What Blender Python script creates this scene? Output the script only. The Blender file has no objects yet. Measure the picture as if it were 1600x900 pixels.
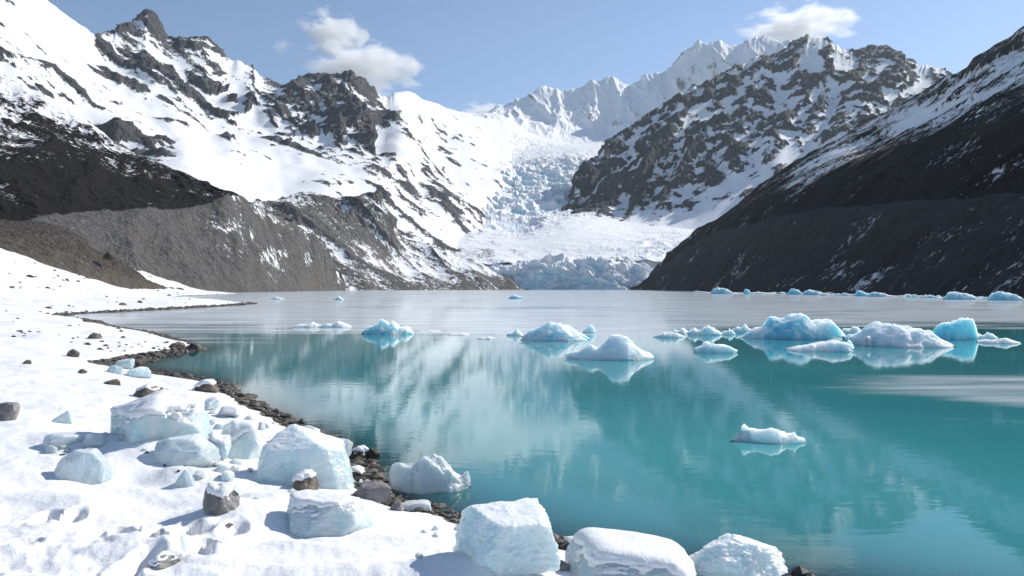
import bpy, bmesh, math, random
import numpy as np

# ------------------------------------------------------------------ camera, sky, sun, exposure
F = 1155.6            # focal length in photo pixels (26 mm on a 36 mm frame, 1600 px wide)
CAM_H = 2.5
SUN_AZ = math.radians(55)     # to the right of the view direction
SUN_EL = math.radians(35)
scene = bpy.context.scene
COL = scene.collection
cam_d = bpy.data.cameras.new('camera')
cam_d.lens = 26; cam_d.sensor_width = 36; cam_d.clip_start = 0.1; cam_d.clip_end = 60000
cam = bpy.data.objects.new('camera', cam_d); COL.objects.link(cam)
cam.location = (0, 0, CAM_H); cam.rotation_euler = (math.radians(90), 0, 0)
scene.camera = cam
W = bpy.data.worlds.new('World'); scene.world = W; W.use_nodes = True
wn = W.node_tree.nodes; wl = W.node_tree.links
for n in list(wn): wn.remove(n)
sky = wn.new('ShaderNodeTexSky'); sky.sky_type = 'NISHITA'; sky.sun_disc = False
sky.sun_elevation = SUN_EL; sky.sun_rotation = SUN_AZ
sky.altitude = 1500; sky.air_density = 1.0; sky.dust_density = 0.35; sky.ozone_density = 2.2
bg = wn.new('ShaderNodeBackground'); bg.inputs['Strength'].default_value = 0.105
wo = wn.new('ShaderNodeOutputWorld')
wl.new(sky.outputs[0], bg.inputs['Color']); wl.new(bg.outputs[0], wo.inputs['Surface'])
sun_d = bpy.data.lights.new('sun', 'SUN'); sun_d.energy = 4.2; sun_d.angle = math.radians(0.5); sun_d.color = (1.0, 0.95, 0.88)
sun = bpy.data.objects.new('sun', sun_d); COL.objects.link(sun)
from mathutils import Vector
sdir = Vector((math.sin(SUN_AZ)*math.cos(SUN_EL), math.cos(SUN_AZ)*math.cos(SUN_EL), math.sin(SUN_EL)))
sun.rotation_euler = sdir.to_track_quat('Z', 'Y').to_euler()
sun.location = (200, 100, 900)
vs = scene.view_settings
vs.view_transform = 'Standard'; vs.look = 'None'; vs.gamma = 1.0; vs.exposure = 0.34; vs.use_curve_mapping = False
scene.cycles.use_denoising = True
scene.cycles.max_bounces = 10; scene.cycles.transparent_max_bounces = 8
scene.cycles.sample_clamp_indirect = 6.0
scene.cycles.volume_bounces = 24; scene.cycles.diffuse_bounces = 4; scene.cycles.transmission_bounces = 6

# ------------------------------------------------------------------ noise
_rng = np.random.RandomState(7)
_P = _rng.permutation(256).astype(np.int32); _P = np.concatenate([_P, _P, _P[:8]])
_G = _rng.normal(size=(256, 3)); _G /= np.linalg.norm(_G, axis=1)[:, None]
_GX, _GY, _GZ = (np.ascontiguousarray(_G[:, k]).astype(np.float32) for k in range(3))
def perlin(x, y, z):
    x, y, z = np.broadcast_arrays(x, y, z)
    fx = np.floor(x); fy = np.floor(y); fz = np.floor(z)
    xf = (x-fx).astype(np.float32); yf = (y-fy).astype(np.float32); zf = (z-fz).astype(np.float32)
    xi = fx.astype(np.int32) & 255; yi = fy.astype(np.int32) & 255; zi = fz.astype(np.int32) & 255
    u = xf*xf*xf*(xf*(xf*6-15)+10); v = yf*yf*yf*(yf*(yf*6-15)+10); w = zf*zf*zf*(zf*(zf*6-15)+10)
    A = _P[xi]; B = _P[xi+1]
    def lay(dz):
        q = zi+dz; zz = zf-dz
        def g(C, dx, dy):
            h = _P[_P[C+yi+dy]+q]
            return _GX[h]*(xf-dx)+_GY[h]*(yf-dy)+_GZ[h]*zz
        a = g(A, 0, 0); a += u*(g(B, 1, 0)-a)
        b = g(A, 0, 1); b += u*(g(B, 1, 1)-b)
        return a+v*(b-a)
    a = lay(0)
    return (a+w*(lay(1)-a))*1.5
def fbm(x, y, z, o=5, lac=2.03, gain=0.5):
    s = 0; a = 1.0; t = 0
    for i in range(o):
        s = s+a*perlin(x+i*17.3, y-i*9.1, z+i*5.7); t += a; a *= gain; x = x*lac; y = y*lac; z = z*lac
    return s/t
def ridged(x, y, z, o=6, lac=2.05, gain=0.52):
    s = 0; a = 1.0; t = 0; w = 1.0
    for i in range(o):
        n = 1-np.abs(perlin(x+i*11.3, y+i*3.1, z-i*7.7))*1.6
        n = np.clip(n, 0, 1)**2
        s = s+a*n*w; w = np.clip(n*1.6, 0.15, 1); t += a; a *= gain; x = x*lac; y = y*lac; z = z*lac
    return s/t
def tri(q): return 1-np.abs(2*(q-np.floor(q))-1)
def smooth(a, b, x):
    t = np.clip((np.asarray(x)-a)/(b-a), 0, 1); return t*t*(3-2*t)

# ------------------------------------------------------------------ mesh helpers
def grid_mesh(name, X, Y, Z, attrs, mat, keep=None, smoothsh=True):
    nv, nu = X.shape
    co = np.stack([X, Y, Z], -1).reshape(-1, 3).astype(np.float32)
    idx = np.arange(nv*nu).reshape(nv, nu)
    q = np.stack([idx[:-1, :-1], idx[:-1, 1:], idx[1:, 1:], idx[1:, :-1]], -1).reshape(-1, 4)
    if keep is not None:
        k = keep.reshape(-1); q = q[k[q].any(axis=1)]
        used = np.zeros(nv*nu, bool); used[q.ravel()] = True
        rem = np.cumsum(used)-1; q = rem[q]; co = co[used]
        attrs = {a: v.reshape(-1)[used] for a, v in attrs.items()}
    me = bpy.data.meshes.new(name)
    me.vertices.add(len(co)); me.vertices.foreach_set('co', co.ravel())
    me.loops.add(q.size); me.loops.foreach_set('vertex_index', q.ravel().astype(np.int32))
    me.polygons.add(len(q)); me.polygons.foreach_set('loop_start', np.arange(0, q.size, 4, dtype=np.int32))
    me.polygons.foreach_set('loop_total', np.full(len(q), 4, np.int32))
    me.polygons.foreach_set('use_smooth', np.full(len(q), smoothsh))
    me.update(calc_edges=True)
    for a, v in attrs.items():
        at_ = me.attributes.new(a, 'FLOAT', 'POINT'); at_.data.foreach_set('value', np.asarray(v, np.float32).ravel())
    me.materials.append(mat)
    ob = bpy.data.objects.new(name, me); COL.objects.link(ob)
    return ob
def tag(o, label, cat=None, group=None, kind=None):
    o['label'] = label
    if cat: o['category'] = cat
    if group: o['group'] = group
    if kind: o['kind'] = kind
    return o

# ------------------------------------------------------------------ material helpers
class NT:
    def __init__(s, name):
        s.m = bpy.data.materials.new(name); s.m.use_nodes = True
        s.n = s.m.node_tree.nodes; s.l = s.m.node_tree.links
        for n in list(s.n): s.n.remove(n)
        s.out = s.n.new('ShaderNodeOutputMaterial')
    def new(s, t, **kw):
        n = s.n.new(t)
        for k, v in kw.items(): setattr(n, k, v)
        return n
    def put(s, sock, v):
        if hasattr(v, 'is_output') or isinstance(v, bpy.types.NodeSocket): s.l.new(v, sock)
        elif v is not None: sock.default_value = v
    def math(s, op, a, b=None, c=None, clamp=False):
        n = s.new('ShaderNodeMath', operation=op, use_clamp=clamp)
        s.put(n.inputs[0], a)
        if b is not None: s.put(n.inputs[1], b)
        if c is not None: s.put(n.inputs[2], c)
        return n.outputs[0]
    def mix(s, f, a, b):
        n = s.new('ShaderNodeMix', data_type='RGBA'); s.put(n.inputs[0], f)
        s.put(n.inputs[6], a if not isinstance(a, tuple) else (*a, 1)); s.put(n.inputs[7], b if not isinstance(b, tuple) else (*b, 1))
        return n.outputs[2]
    def attr(s, name):
        return s.new('ShaderNodeAttribute', attribute_name=name).outputs['Fac']
    def pos(s, scale=(1, 1, 1)):
        g = s.new('ShaderNodeNewGeometry')
        m = s.new('ShaderNodeMapping'); m.inputs['Scale'].default_value = scale
        s.l.new(g.outputs['Position'], m.inputs['Vector']); return m.outputs[0]
    def obj(s, scale=(1, 1, 1)):
        g = s.new('ShaderNodeTexCoord')
        m = s.new('ShaderNodeMapping'); m.inputs['Scale'].default_value = scale
        s.l.new(g.outputs['Object'], m.inputs['Vector']); return m.outputs[0]
    def noise(s, vec, scale, detail=4, rough=0.55, dist=0.0):
        n = s.new('ShaderNodeTexNoise'); s.l.new(vec, n.inputs['Vector'])
        n.inputs['Scale'].default_value = scale; n.inputs['Detail'].default_value = detail
        n.inputs['Roughness'].default_value = rough; n.inputs['Distortion'].default_value = dist
        return n.outputs['Fac']
    def step(s, v, lo, hi):
        n = s.new('ShaderNodeMapRange', interpolation_type='SMOOTHSTEP'); s.put(n.inputs[0], v)
        n.inputs[1].default_value = lo; n.inputs[2].default_value = hi
        return n.outputs[0]
    def bump(s, h, dist, strength=1.0, normal=None):
        n = s.new('ShaderNodeBump'); s.put(n.inputs['Height'], h); n.inputs['Distance'].default_value = dist
        n.inputs['Strength'].default_value = strength
        if normal is not None: s.l.new(normal, n.inputs['Normal'])
        return n.outputs[0]
    def bsdf(s, color, rough=0.6, normal=None, spec=0.3, **kw):
        b = s.new('ShaderNodeBsdfPrincipled')
        s.put(b.inputs['Base Color'], color if not isinstance(color, tuple) else (*color, 1))
        s.put(b.inputs['Roughness'], rough); b.inputs['Specular IOR Level'].default_value = spec
        if normal is not None: s.l.new(normal, b.inputs['Normal'])
        for k, v in kw.items(): s.put(b.inputs[k.replace('_', ' ')], v)
        return b.outputs[0]
    def finish(s, shader, vol=None):
        if shader is not None: s.l.new(shader, s.out.inputs['Surface'])
        if vol is not None: s.l.new(vol, s.out.inputs['Volume'])
        return s.m

def terrain_mat(name, size, rockA=(0.05, 0.05, 0.052), rockB=(0.15, 0.13, 0.115), scree=(0.19, 0.175, 0.16), veg=(0.012, 0.010, 0.009), fuzz=0.55, warm=(0.20, 0.15, 0.10)):
    t = NT(name)
    p = t.pos((1, 1, 0.7)); k = 1.0/size
    nA = t.noise(p, k*0.35, 6, 0.62); nB = t.noise(t.pos((1, 1, 0.35)), k*1.4, 5, 0.65); nC = t.noise(t.pos((1, 1, 0.35)), k*0.9, 5, 0.6, 0.6)
    rock = t.mix(t.step(t.math('ADD', t.math('MULTIPLY', nB, 0.6), t.math('MULTIPLY', t.noise(t.pos((1, 1, 0.5)), k*4.5, 4, 0.7), 0.4)), 0.36, 0.64), rockA, rockB)
    rock = t.mix(t.math('MULTIPLY', t.step(nA, 0.52, 0.72), 0.6), rock, warm)
    sc = t.mix(t.step(nC, 0.3, 0.72), tuple(c*0.72 for c in scree), tuple(c*1.25 for c in scree))
    sc = t.mix(t.math('MULTIPLY', t.step(nA, 0.55, 0.7), 0.5), sc, tuple(c*f for c, f in zip(scree, (1.15, 0.98, 0.78))))
    c = t.mix(t.step(t.math('ADD', t.attr('scree'), t.math('MULTIPLY', t.math('SUBTRACT', nB, 0.5), 0.8)), 0.35, 0.65), rock, sc)
    vg = t.mix(t.step(nB, 0.35, 0.7), veg, (veg[0]*2.4, veg[1]*2.0, veg[2]*1.8))
    c = t.mix(t.step(t.math('ADD', t.attr('veg'), t.math('MULTIPLY', t.math('SUBTRACT', nC, 0.5), 0.7)), 0.4, 0.6), c, vg)
    ice = t.mix(t.step(nB, 0.3, 0.75), (0.42, 0.70, 0.78), (0.74, 0.87, 0.91))
    sn = t.mix(t.step(t.math('ADD', t.attr('blue'), t.math('MULTIPLY', t.math('SUBTRACT', nC, 0.5), 0.9)), 0.35, 0.8), (0.86, 0.87, 0.88), ice)
    f1 = t.math('MULTIPLY', t.math('SUBTRACT', nB, 0.5), fuzz*1.6)
    f2 = t.math('MULTIPLY', t.math('SUBTRACT', t.noise(t.pos((1, 1, 0.4)), k*4, 4, 0.7), 0.5), fuzz)
    s = t.step(t.math('ADD', t.attr('snow'), t.math('ADD', f1, f2)), 0.42, 0.58)
    c = t.mix(s, c, sn)
    hb = t.math('MULTIPLY', t.noise(p, k*2.2, 6, 0.65), t.math('SUBTRACT', 1.0, t.math('MULTIPLY', s, 0.92)))
    nrm = t.bump(hb, size*1.5, 1.0)
    return t.finish(t.bsdf(c, 0.8, nrm, 0.15))

# ------------------------------------------------------------------ lofted terrain
def curve(dct, px):
    if not isinstance(dct, dict): return np.full(len(px), float(dct))
    k = sorted(dct); x = np.array(k, float); y = np.array([dct[i] for i in k], float)
    if len(x) < 3: return np.interp(px, x, y)
    h = np.diff(x); dl = np.diff(y)/h
    m = np.zeros(len(x)); m[1:-1] = np.where(dl[:-1]*dl[1:] > 0, 2*dl[:-1]*dl[1:]/(dl[:-1]+dl[1:]+1e-12), 0)
    m[0] = dl[0]; m[-1] = dl[-1]
    i = np.clip(np.searchsorted(x, px)-1, 0, len(x)-2); t = np.clip((px-x[i])/h[i], 0, 1)
    return (2*t**3-3*t**2+1)*y[i]+(t**3-2*t**2+t)*h[i]*m[i]+(-2*t**3+3*t**2)*y[i+1]+(t**3-t**2)*h[i]*m[i+1]
_cur = {}
def aspect(a):
    a = np.array(a)/np.linalg.norm(a); q = _cur['N']@a; q = q-_cur['blur'](q, 22)
    return q/(np.std(q)+1e-6)
def loft(name, px0, px1, nu, rows, nvs, mat, disp, snowf, seed=0.0, extra=None, fill=None, jag=0.0):
    """rows: list of dicts (py or z, d, snow, veg, scree, blue, amp) from the foot over the crest to the back."""
    px = np.linspace(px0, px1, nu)
    P = []; A = {k: [] for k in ('snow', 'veg', 'scree', 'blue', 'amp')}
    for r in rows:
        d = curve(r['d'], px); x = (px-800)/F*d
        z = curve(r['z'], px) if 'z' in r else CAM_H+(450-curve(r['py'], px))/F*d
        P.append(np.stack([x, d, z], -1))
        for k in A: A[k].append(curve(r.get(k, 1.0 if k == 'amp' else 0.0), px))
    P = np.array(P); n = len(rows)
    vv = np.concatenate([np.linspace(i, i+1, nvs[i], endpoint=False) for i in range(n-1)]+[[n-1]])
    i = np.clip(np.floor(vv).astype(int), 0, n-2); t = (vv-i)[:, None, None]
    p0 = P[np.clip(i-1, 0, n-1)]; p1 = P[i]; p2 = P[i+1]; p3 = P[np.clip(i+2, 0, n-1)]
    tn = 0.35
    m1 = tn*(p2-p0); m2 = tn*(p3-p1)
    Q = (2*t**3-3*t**2+1)*p1+(t**3-2*t**2+t)*m1+(-2*t**3+3*t**2)*p2+(t**3-t**2)*m2
    B = {k: np.array(v)[i]*(1-t[..., 0])+np.array(v)[i+1]*t[..., 0] for k, v in A.items()}
    X, Y, Z = Q[..., 0], Q[..., 1], Q[..., 2]
    def normals(X, Y, Z):
        du = np.stack([np.gradient(a, axis=1) for a in (X, Y, Z)], -1); dv = np.stack([np.gradient(a, axis=0) for a in (X, Y, Z)], -1)
        N = np.cross(du, dv); N /= np.linalg.norm(N, axis=-1, keepdims=True)+1e-9
        return np.where(N[..., 2:3] < 0, -N, N)
    N = normals(X, Y, Z)
    Nh = N*np.array([1, 1, 0.6])
    D = disp(X, Y, Z, np.broadcast_to(px[None, :], X.shape), np.broadcast_to(vv[:, None], X.shape))*B['amp']
    def blur(a, k):
        for ax in (0, 1):
            pad = [(0, 0), (0, 0)]; pad[ax] = (k, k)
            c = np.cumsum(np.pad(a, pad, mode='edge'), axis=ax, dtype=np.float64)
            sl1 = [slice(None)]*2; sl2 = [slice(None)]*2
            sl1[ax] = slice(2*k, None); sl2[ax] = slice(0, -2*k)
            a = (c[tuple(sl1)]-c[tuple(sl2)])/(2*k)
        return a
    cover = None
    if fill:
        kb, gain, fz = fill
        Sm = 0.55*blur(blur(D, kb), kb)+0.45*blur(blur(D, 4), 4)
        sd = np.sqrt(blur((D-Sm)**2, 3*kb))+0.5
        sd = np.maximum(sd, 0.35*np.mean(sd))
        lo = fbm(X/fz, Y/fz, Z/fz+seed, 4)
        Sn = Sm+sd*gain*(B['snow']-0.5-0.06*np.clip(1-np.abs(B['snow']-0.55)/0.35, 0, 1)+0.38*lo)
        cover = np.clip(0.5+0.55*(Sn-D)/sd, -0.2, 1.3)
        D = np.maximum(D, Sn)
    if jag:
        crest = rows.index(max(rows, key=lambda r: r.get('crest', 0)))
        wgt = np.clip(1-np.abs(vv-crest)*2.2, 0, 1)[:, None]
        jn = (0.5-np.abs(perlin(px/17, 0.3+seed, 0.7)))+0.6*(0.4-np.abs(perlin(px/7.5, 4.3+seed, 0.2)))+0.35*(0.4-np.abs(perlin(px/3.3, 7.1+seed, 0.4)))
        Z = Z+wgt*jag*jn[None, :]*np.clip(B['amp']*2, 0, 1)
    X = X+Nh[..., 0]*D; Y = Y+Nh[..., 1]*D; Z = Z+Nh[..., 2]*D
    N2 = normals(X, Y, Z)
    nz = N2[..., 2]
    # concavity: height relative to blurred neighbourhood of displacement
    conv = D-blur(D, 9)
    conv = conv/(np.std(conv)+1e-6)
    _cur['N'] = N2; _cur['blur'] = blur
    S = snowf(B['snow'], nz, conv, X, Y, Z, vv[:, None], px[None, :]) if cover is None else cover+0.5*(np.clip(nz, 0, 0.6)-0.45)
    at_ = {'snow': S, 'veg': B['veg'], 'scree': B['scree'], 'blue': B['blue']}
    if extra: extra(at_, nz, conv, X, Y, Z)
    ob = grid_mesh(name, X, Y, Z, at_, mat)
    return ob

# ================================================================== STRUCTURE
# ---- left valley side: lateral moraine wall, dark heath slope, snowy shoulder
m_left = terrain_mat('left_slope_ground', 4.0, scree=(0.20, 0.19, 0.18), fuzz=0.9)
def dispA(X, Y, Z, px, v):
    g = ridged(X/38+Y/60, Y/130-X/200, Z/160, 5)-0.5
    return 9*g+3*fbm(X/14, Y/14, Z/14, 5)
def snowA(s, nz, cv, X, Y, Z, v, px):
    st = fbm(X/45+Z/30, Y/60, Z/20+3, 5)
    return s+0.75*st-0.08*cv
rowsA = [
    dict(z=-4, d={-350: 175, 0: 220, 200: 300, 290: 345, 372: 400, 450: 500, 540: 690}, scree=0.72, snow=0.05, amp=0.15),
    dict(py={-350: 452, 0: 452, 290: 455, 372: 454, 450: 453, 540: 450}, d={-350: 185, 0: 230, 200: 315, 290: 360, 372: 415, 450: 510, 540: 700}, scree=0.72, snow=0.12, amp=0.3),
    dict(py={-350: 395, 0: 395, 200: 392, 290: 393, 372: 388, 450: 400, 500: 412, 540: 449}, d={-350: 215, 0: 270, 200: 350, 290: 400, 372: 450, 450: 545, 540: 705}, scree=0.72, snow={-350: 0.05, 300: 0.06, 400: 0.22, 540: 0.3}),
    dict(py={-350: 345, 0: 346, 101: 343, 145: 333, 236: 335, 321: 326, 357: 309, 422: 336, 490: 370, 540: 448}, d={-350: 250, 0: 310, 145: 370, 236: 405, 321: 455, 357: 480, 422: 570, 490: 630, 540: 712}, scree=0.72, snow={-350: 0.0, 300: 0.05, 372: 0.3, 540: 0.3}, amp=0.8),
    dict(py={-350: 325, 0: 328, 101: 325, 145: 317, 236: 317, 321: 313, 357: 306, 422: 335, 490: 369, 540: 448}, d={-350: 265, 0: 330, 145: 385, 236: 425, 321: 470, 357: 490, 422: 580, 490: 640, 540: 722}, veg={-350: 1, 340: 1, 380: 0.1}, scree=0.6, snow={-350: 0.0, 340: 0.08, 400: 0.5}),
    dict(py={-350: 200, 0: 240, 100: 252, 200: 277, 300: 296, 357: 304, 422: 334, 490: 369, 540: 448}, d={-350: 340, 0: 430, 145: 465, 236: 490, 321: 505, 357: 500, 422: 590, 490: 650, 540: 730}, veg=1, snow={-350: 0.35, 0: 0.33, 80: 0.22, 150: 0.02, 360: 0.02, 440: 0.6}),
    dict(py={-350: 60, 0: 165, 100: 200, 200: 252, 300: 284, 357: 303, 422: 334, 490: 369, 540: 448}, d={-350: 420, 0: 510, 145: 530, 236: 530, 321: 520, 357: 510, 422: 600, 490: 660, 540: 740}, veg=1, snow={-350: 0.6, 0: 0.55, 80: 0.4, 150: 0.3, 250: 0.15, 360: 0.05, 440: 0.6}),
    dict(py={-350: -60, 0: 118, 100: 165, 200: 233, 260: 262, 300: 277, 357: 303, 422: 334, 490: 369, 540: 448}, d={-350: 480, 0: 570, 145: 570, 236: 560, 321: 540, 357: 520, 422: 610, 490: 670, 540: 750}, veg=0.6, snow={-350: 0.9, 0: 0.85, 150: 0.8, 230: 0.5, 360: 0.2, 440: 0.6}, amp=0.5),
    dict(py={-350: 0, 0: 190, 200: 290, 357: 350, 540: 460}, d={-350: 650, 0: 720, 357: 640, 540: 800}, snow=0.9, amp=0.5),
]
o = loft('left_moraine_slope', -350, 540, 620, rowsA, [6, 50, 50, 14, 60, 60, 40, 12], m_left, dispA, snowA)
tag(o, 'grey scree moraine wall below a dark heath slope streaked with snow', 'slope', kind='structure')

# ---- brown moraine mound in front of it
m_brown = terrain_mat('brown_moraine_ground', 2.0, scree=(0.17, 0.15, 0.125), fuzz=0.7)
rowsB = [
    dict(z={-300: -2, 0: -2, 120: -3, 287: -4}, d={-300: 122, 0: 153, 101: 178, 203: 222, 287: 276, 320: 300}, scree=0.6, snow=0.6, amp=0.2),
    dict(py={-300: 385, 0: 392, 101: 415, 203: 434, 287: 455, 320: 459}, d={-300: 130, 0: 162, 101: 185, 203: 230, 287: 285, 320: 310}, scree=0.6, snow=0.25, amp=0.6),
    dict(py={-300: 365, 0: 366, 68: 374, 118: 388, 149: 402, 203: 427, 270: 454, 320: 459}, d={-300: 150, 0: 190, 101: 210, 203: 245, 287: 292, 320: 315}, scree=0.5, veg=0.1, snow=0.15),
    dict(py={-300: 340, 0: 344, 68: 349, 118: 363, 149: 389, 203: 421, 270: 453, 320: 460}, d={-300: 175, 0: 222, 101: 235, 203: 260, 287: 300, 320: 320}, scree=0.4, veg={-300: 0.6, 0: 0.5, 118: 0.3, 200: 0}, snow=0.05, amp=0.7),
    dict(py={-300: 350, 0: 360, 118: 385, 203: 440, 320: 470}, d={-300: 230, 0: 280, 203: 290, 320: 340}, scree=0.6, snow=0.1),
]
def dispB(X, Y, Z, px, v): return 4.5*fbm(X/16, Y/16, Z/16, 6, gain=0.6)+2*(ridged(X/9, Y/9, Z/9, 4)-0.4)
def snowB(s, nz, cv, X, Y, Z, v, px): return s+0.6*fbm(X/20, Y/20, Z/9+8, 5)+0.25*(nz-0.85)
o = loft('brown_moraine_mound', -300, 320, 360, rowsB, [20, 50, 50, 12], m_brown, dispB, snowB)
tag(o, 'brown stony moraine mound rising behind the snowy flat', 'moraine', kind='structure')

# ---- second moraine and debris hill left of the glacier front
m_second = terrain_mat('second_moraine_ground', 5.0, scree=(0.22, 0.21, 0.20), rockA=(0.09, 0.088, 0.085), rockB=(0.19, 0.175, 0.16), fuzz=1.0)
rowsC = [
    dict(z=-4, d={380: 700, 540: 760, 700: 900, 815: 1010, 840: 1040}, scree=0.7, snow=0.1, amp=0.2),
    dict(py={380: 452, 540: 451, 700: 450.5, 815: 450, 840: 450.5}, d={380: 715, 540: 775, 700: 915, 815: 1020, 840: 1045}, scree=0.5, snow=0.15, amp=0.5),
    dict(py={380: 425, 480: 420, 540: 415, 600: 420, 660: 432, 750: 432, 787: 437, 818: 448, 840: 451}, d={380: 750, 540: 830, 660: 930, 750: 985, 818: 1035, 840: 1055}, scree=0.6, snow=0.22),
    dict(py={380: 380, 430: 370, 480: 362, 540: 370, 600: 385, 640: 408, 690: 420, 750: 424, 787: 433, 818: 448, 840: 451}, d={380: 800, 540: 890, 640: 960, 750: 1020, 818: 1045, 840: 1060}, scree=0.7, snow={380: 0.5, 420: 0.3, 500: 0.12, 600: 0.2, 650: 0.4, 800: 0.3}),
    dict(py={380: 320, 429: 309, 473: 298, 507: 301, 530: 310, 560: 306, 591: 300, 606: 328, 631: 368, 665: 384, 716: 402, 760: 420, 800: 440, 840: 451}, d={380: 880, 473: 950, 530: 970, 591: 990, 631: 1010, 665: 1030, 760: 1060, 840: 1075}, scree=0.4, snow={380: 0.7, 420: 0.35, 500: 0.15, 591: 0.2, 640: 0.4, 760: 0.5}, amp=1.2),
    dict(py={380: 350, 473: 330, 530: 335, 591: 330, 631: 385, 760: 440, 840: 460}, d={380: 950, 473: 1020, 591: 1060, 760: 1110, 840: 1120}, snow=0.8),
]
def dispC(X, Y, Z, px, v): return 13*(ridged(X/60+Z/70, Y/110, Z/160, 5)-0.45)+4*fbm(X/18, Y/18, Z/30, 5)
def snowC(s, nz, cv, X, Y, Z, v, px): return s+0.2+0.7*fbm(X/34+Z/40, Y/40, Z/60+5, 5)-0.12*cv+0.35*(nz-0.75)
o = loft('far_moraine_hill', 380, 840, 420, rowsC, [6, 45, 45, 70, 14], m_second, dispC, snowC)
tag(o, 'brown and snow-streaked moraine hill left of the glacier front', 'moraine', kind='structure')

# ---- left snow massif with rock buttresses
m_mass = terrain_mat('snow_massif_ground', 9.0, (0.07, 0.075, 0.083), (0.19, 0.188, 0.188), fuzz=1.05, warm=(0.16, 0.148, 0.135))
rowsD = [
    dict(py={-300: 330, 0: 330, 300: 330, 372: 345, 450: 345, 600: 372, 700: 405, 760: 420}, d={-300: 600, 0: 680, 300: 720, 450: 960, 600: 1080, 700: 1120, 760: 1150}, snow=0.95, amp=0.1),
    dict(py={-300: 200, 0: 200, 200: 255, 300: 270, 372: 300, 430: 300, 500: 292, 600: 310, 660: 330, 720: 360, 760: 385}, d={-300: 720, 0: 800, 300: 880, 450: 1100, 600: 1230, 700: 1330, 760: 1400}, snow={-300: 1, 400: 1, 480: 0.8, 560: 0.75, 620: 0.5, 700: 0.42, 760: 0.5}, amp={-300: 0.2, 450: 0.25, 600: 0.5, 760: 0.5}),
    dict(py={-300: 60, 0: 115, 120: 190, 200: 215, 262: 238, 350: 255, 430: 262, 520: 262, 610: 252, 660: 290, 720: 310, 780: 330}, d={-300: 800, 0: 900, 262: 1000, 450: 1250, 600: 1420, 700: 1560, 780: 1700}, snow={-300: 0.5, 0: 0.35, 120: 0.3, 220: 0.25, 262: 0.4, 290: 0.95, 430: 0.97, 560: 0.85, 620: 0.6, 680: 0.55, 740: 0.75}, amp={-300: 1, 230: 1, 290: 0.25, 560: 0.3, 640: 0.5, 760: 0.3}),
    dict(py={-300: 0, 0: 55, 100: 130, 180: 165, 230: 190, 300: 205, 380: 215, 440: 200, 520: 205, 610: 236, 660: 250, 720: 268, 800: 280}, d={-300: 880, 0: 980, 230: 1120, 380: 1330, 450: 1420, 600: 1560, 700: 1800, 800: 2000}, snow={-300: 0.6, 0: 0.6, 100: 0.6, 200: 0.7, 260: 0.85, 330: 0.75, 390: 0.95, 440: 0.45, 520: 0.3, 600: 0.3, 625: 0.85, 680: 0.7, 720: 0.9}, blue={-300: 0, 640: 0, 700: 0.25, 800: 0.2}, amp={-300: 0.8, 250: 0.5, 330: 0.6, 430: 1, 610: 1, 650: 0.4, 800: 0.3}),
    dict(py={-300: -90, 0: 10, 100: 85, 180: 110, 230: 105, 280: 125, 330: 140, 400: 165, 440: 158, 500: 150, 560: 165, 605: 205, 640: 200, 700: 215, 800: 240}, d={-300: 980, 0: 1090, 230: 1350, 400: 1500, 500: 1600, 600: 1680, 700: 2100, 800: 2350}, snow={-300: 0.9, 0: 0.9, 120: 0.95, 170: 0.6, 250: 0.55, 330: 0.5, 400: 0.65, 440: 0.4, 520: 0.3, 590: 0.3, 625: 0.85, 660: 0.75, 700: 0.6, 740: 0.95}, blue={-300: 0, 130: 0.2, 170: 0.4, 205: 0.2, 230: 0, 620: 0.1, 650: 0.3, 760: 0.2}, amp={-300: 0.3, 120: 0.3, 180: 0.8, 400: 0.9, 600: 1, 640: 0.5, 800: 0.3}),
    dict(crest=1, py={-300: -180, -100: -90, 0: -42, 60: 0, 110: 42, 145: 58, 163: 50, 185: 36, 212: 30, 230: 24, 248: 44, 268: 62, 290: 60, 322: 58, 345: 84, 375: 100, 400: 112, 430: 124, 450: 132, 470: 128, 485: 124, 505: 120, 530: 116, 550: 111, 565: 122, 585: 138, 605: 152, 635: 146, 660: 158, 700: 172, 740: 182, 800: 195}, d={-300: 1090, 0: 1220, 110: 1350, 230: 1600, 322: 1700, 450: 1800, 550: 1850, 605: 2000, 635: 2150, 700: 2500, 800: 2800}, snow={-300: 1, 130: 1, 155: 0.45, 230: 0.35, 322: 0.4, 345: 0.6, 390: 0.85, 430: 0.5, 550: 0.35, 595: 0.5, 625: 0.9, 800: 0.95}, amp={-300: 0.08, 130: 0.1, 165: 0.3, 230: 0.3, 320: 0.35, 400: 0.35, 550: 0.5, 605: 0.3, 640: 0.15, 800: 0.1}),
    dict(py={-300: -100, 0: 60, 230: 120, 550: 200, 800: 215}, d={-300: 1500, 0: 1650, 230: 1950, 550: 2300, 800: 3000}, snow=0.9),
]
def dispD(X, Y, Z, px, v):
    w = fbm(X/260, Y/260, Z/260, 4); w2 = fbm(X/70, Y/70, Z/70, 4); w3 = fbm(X/28, Y/28, Z/40, 3)
    k = 0.85-0.75*smooth(320, 430, px)
    q = X*0.85+Y*0.25+k*Z
    r = tri(q/190+1.1*w+0.22*w2)*(0.55+0.9*np.abs(w2)+0.3*w)
    r2 = tri(q/66+1.6*w+0.5*w2+3.3)*(0.4+1.1*np.abs(w))
    r3 = ridged((X+k*Z)/135, Y/170, Z/300, 6, gain=0.6)
    r4 = ridged((X+k*Z)/30, Y/40, Z/90, 4)
    return 54*r+32*r2+52*r3+17*r4+5*w3-69
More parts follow.
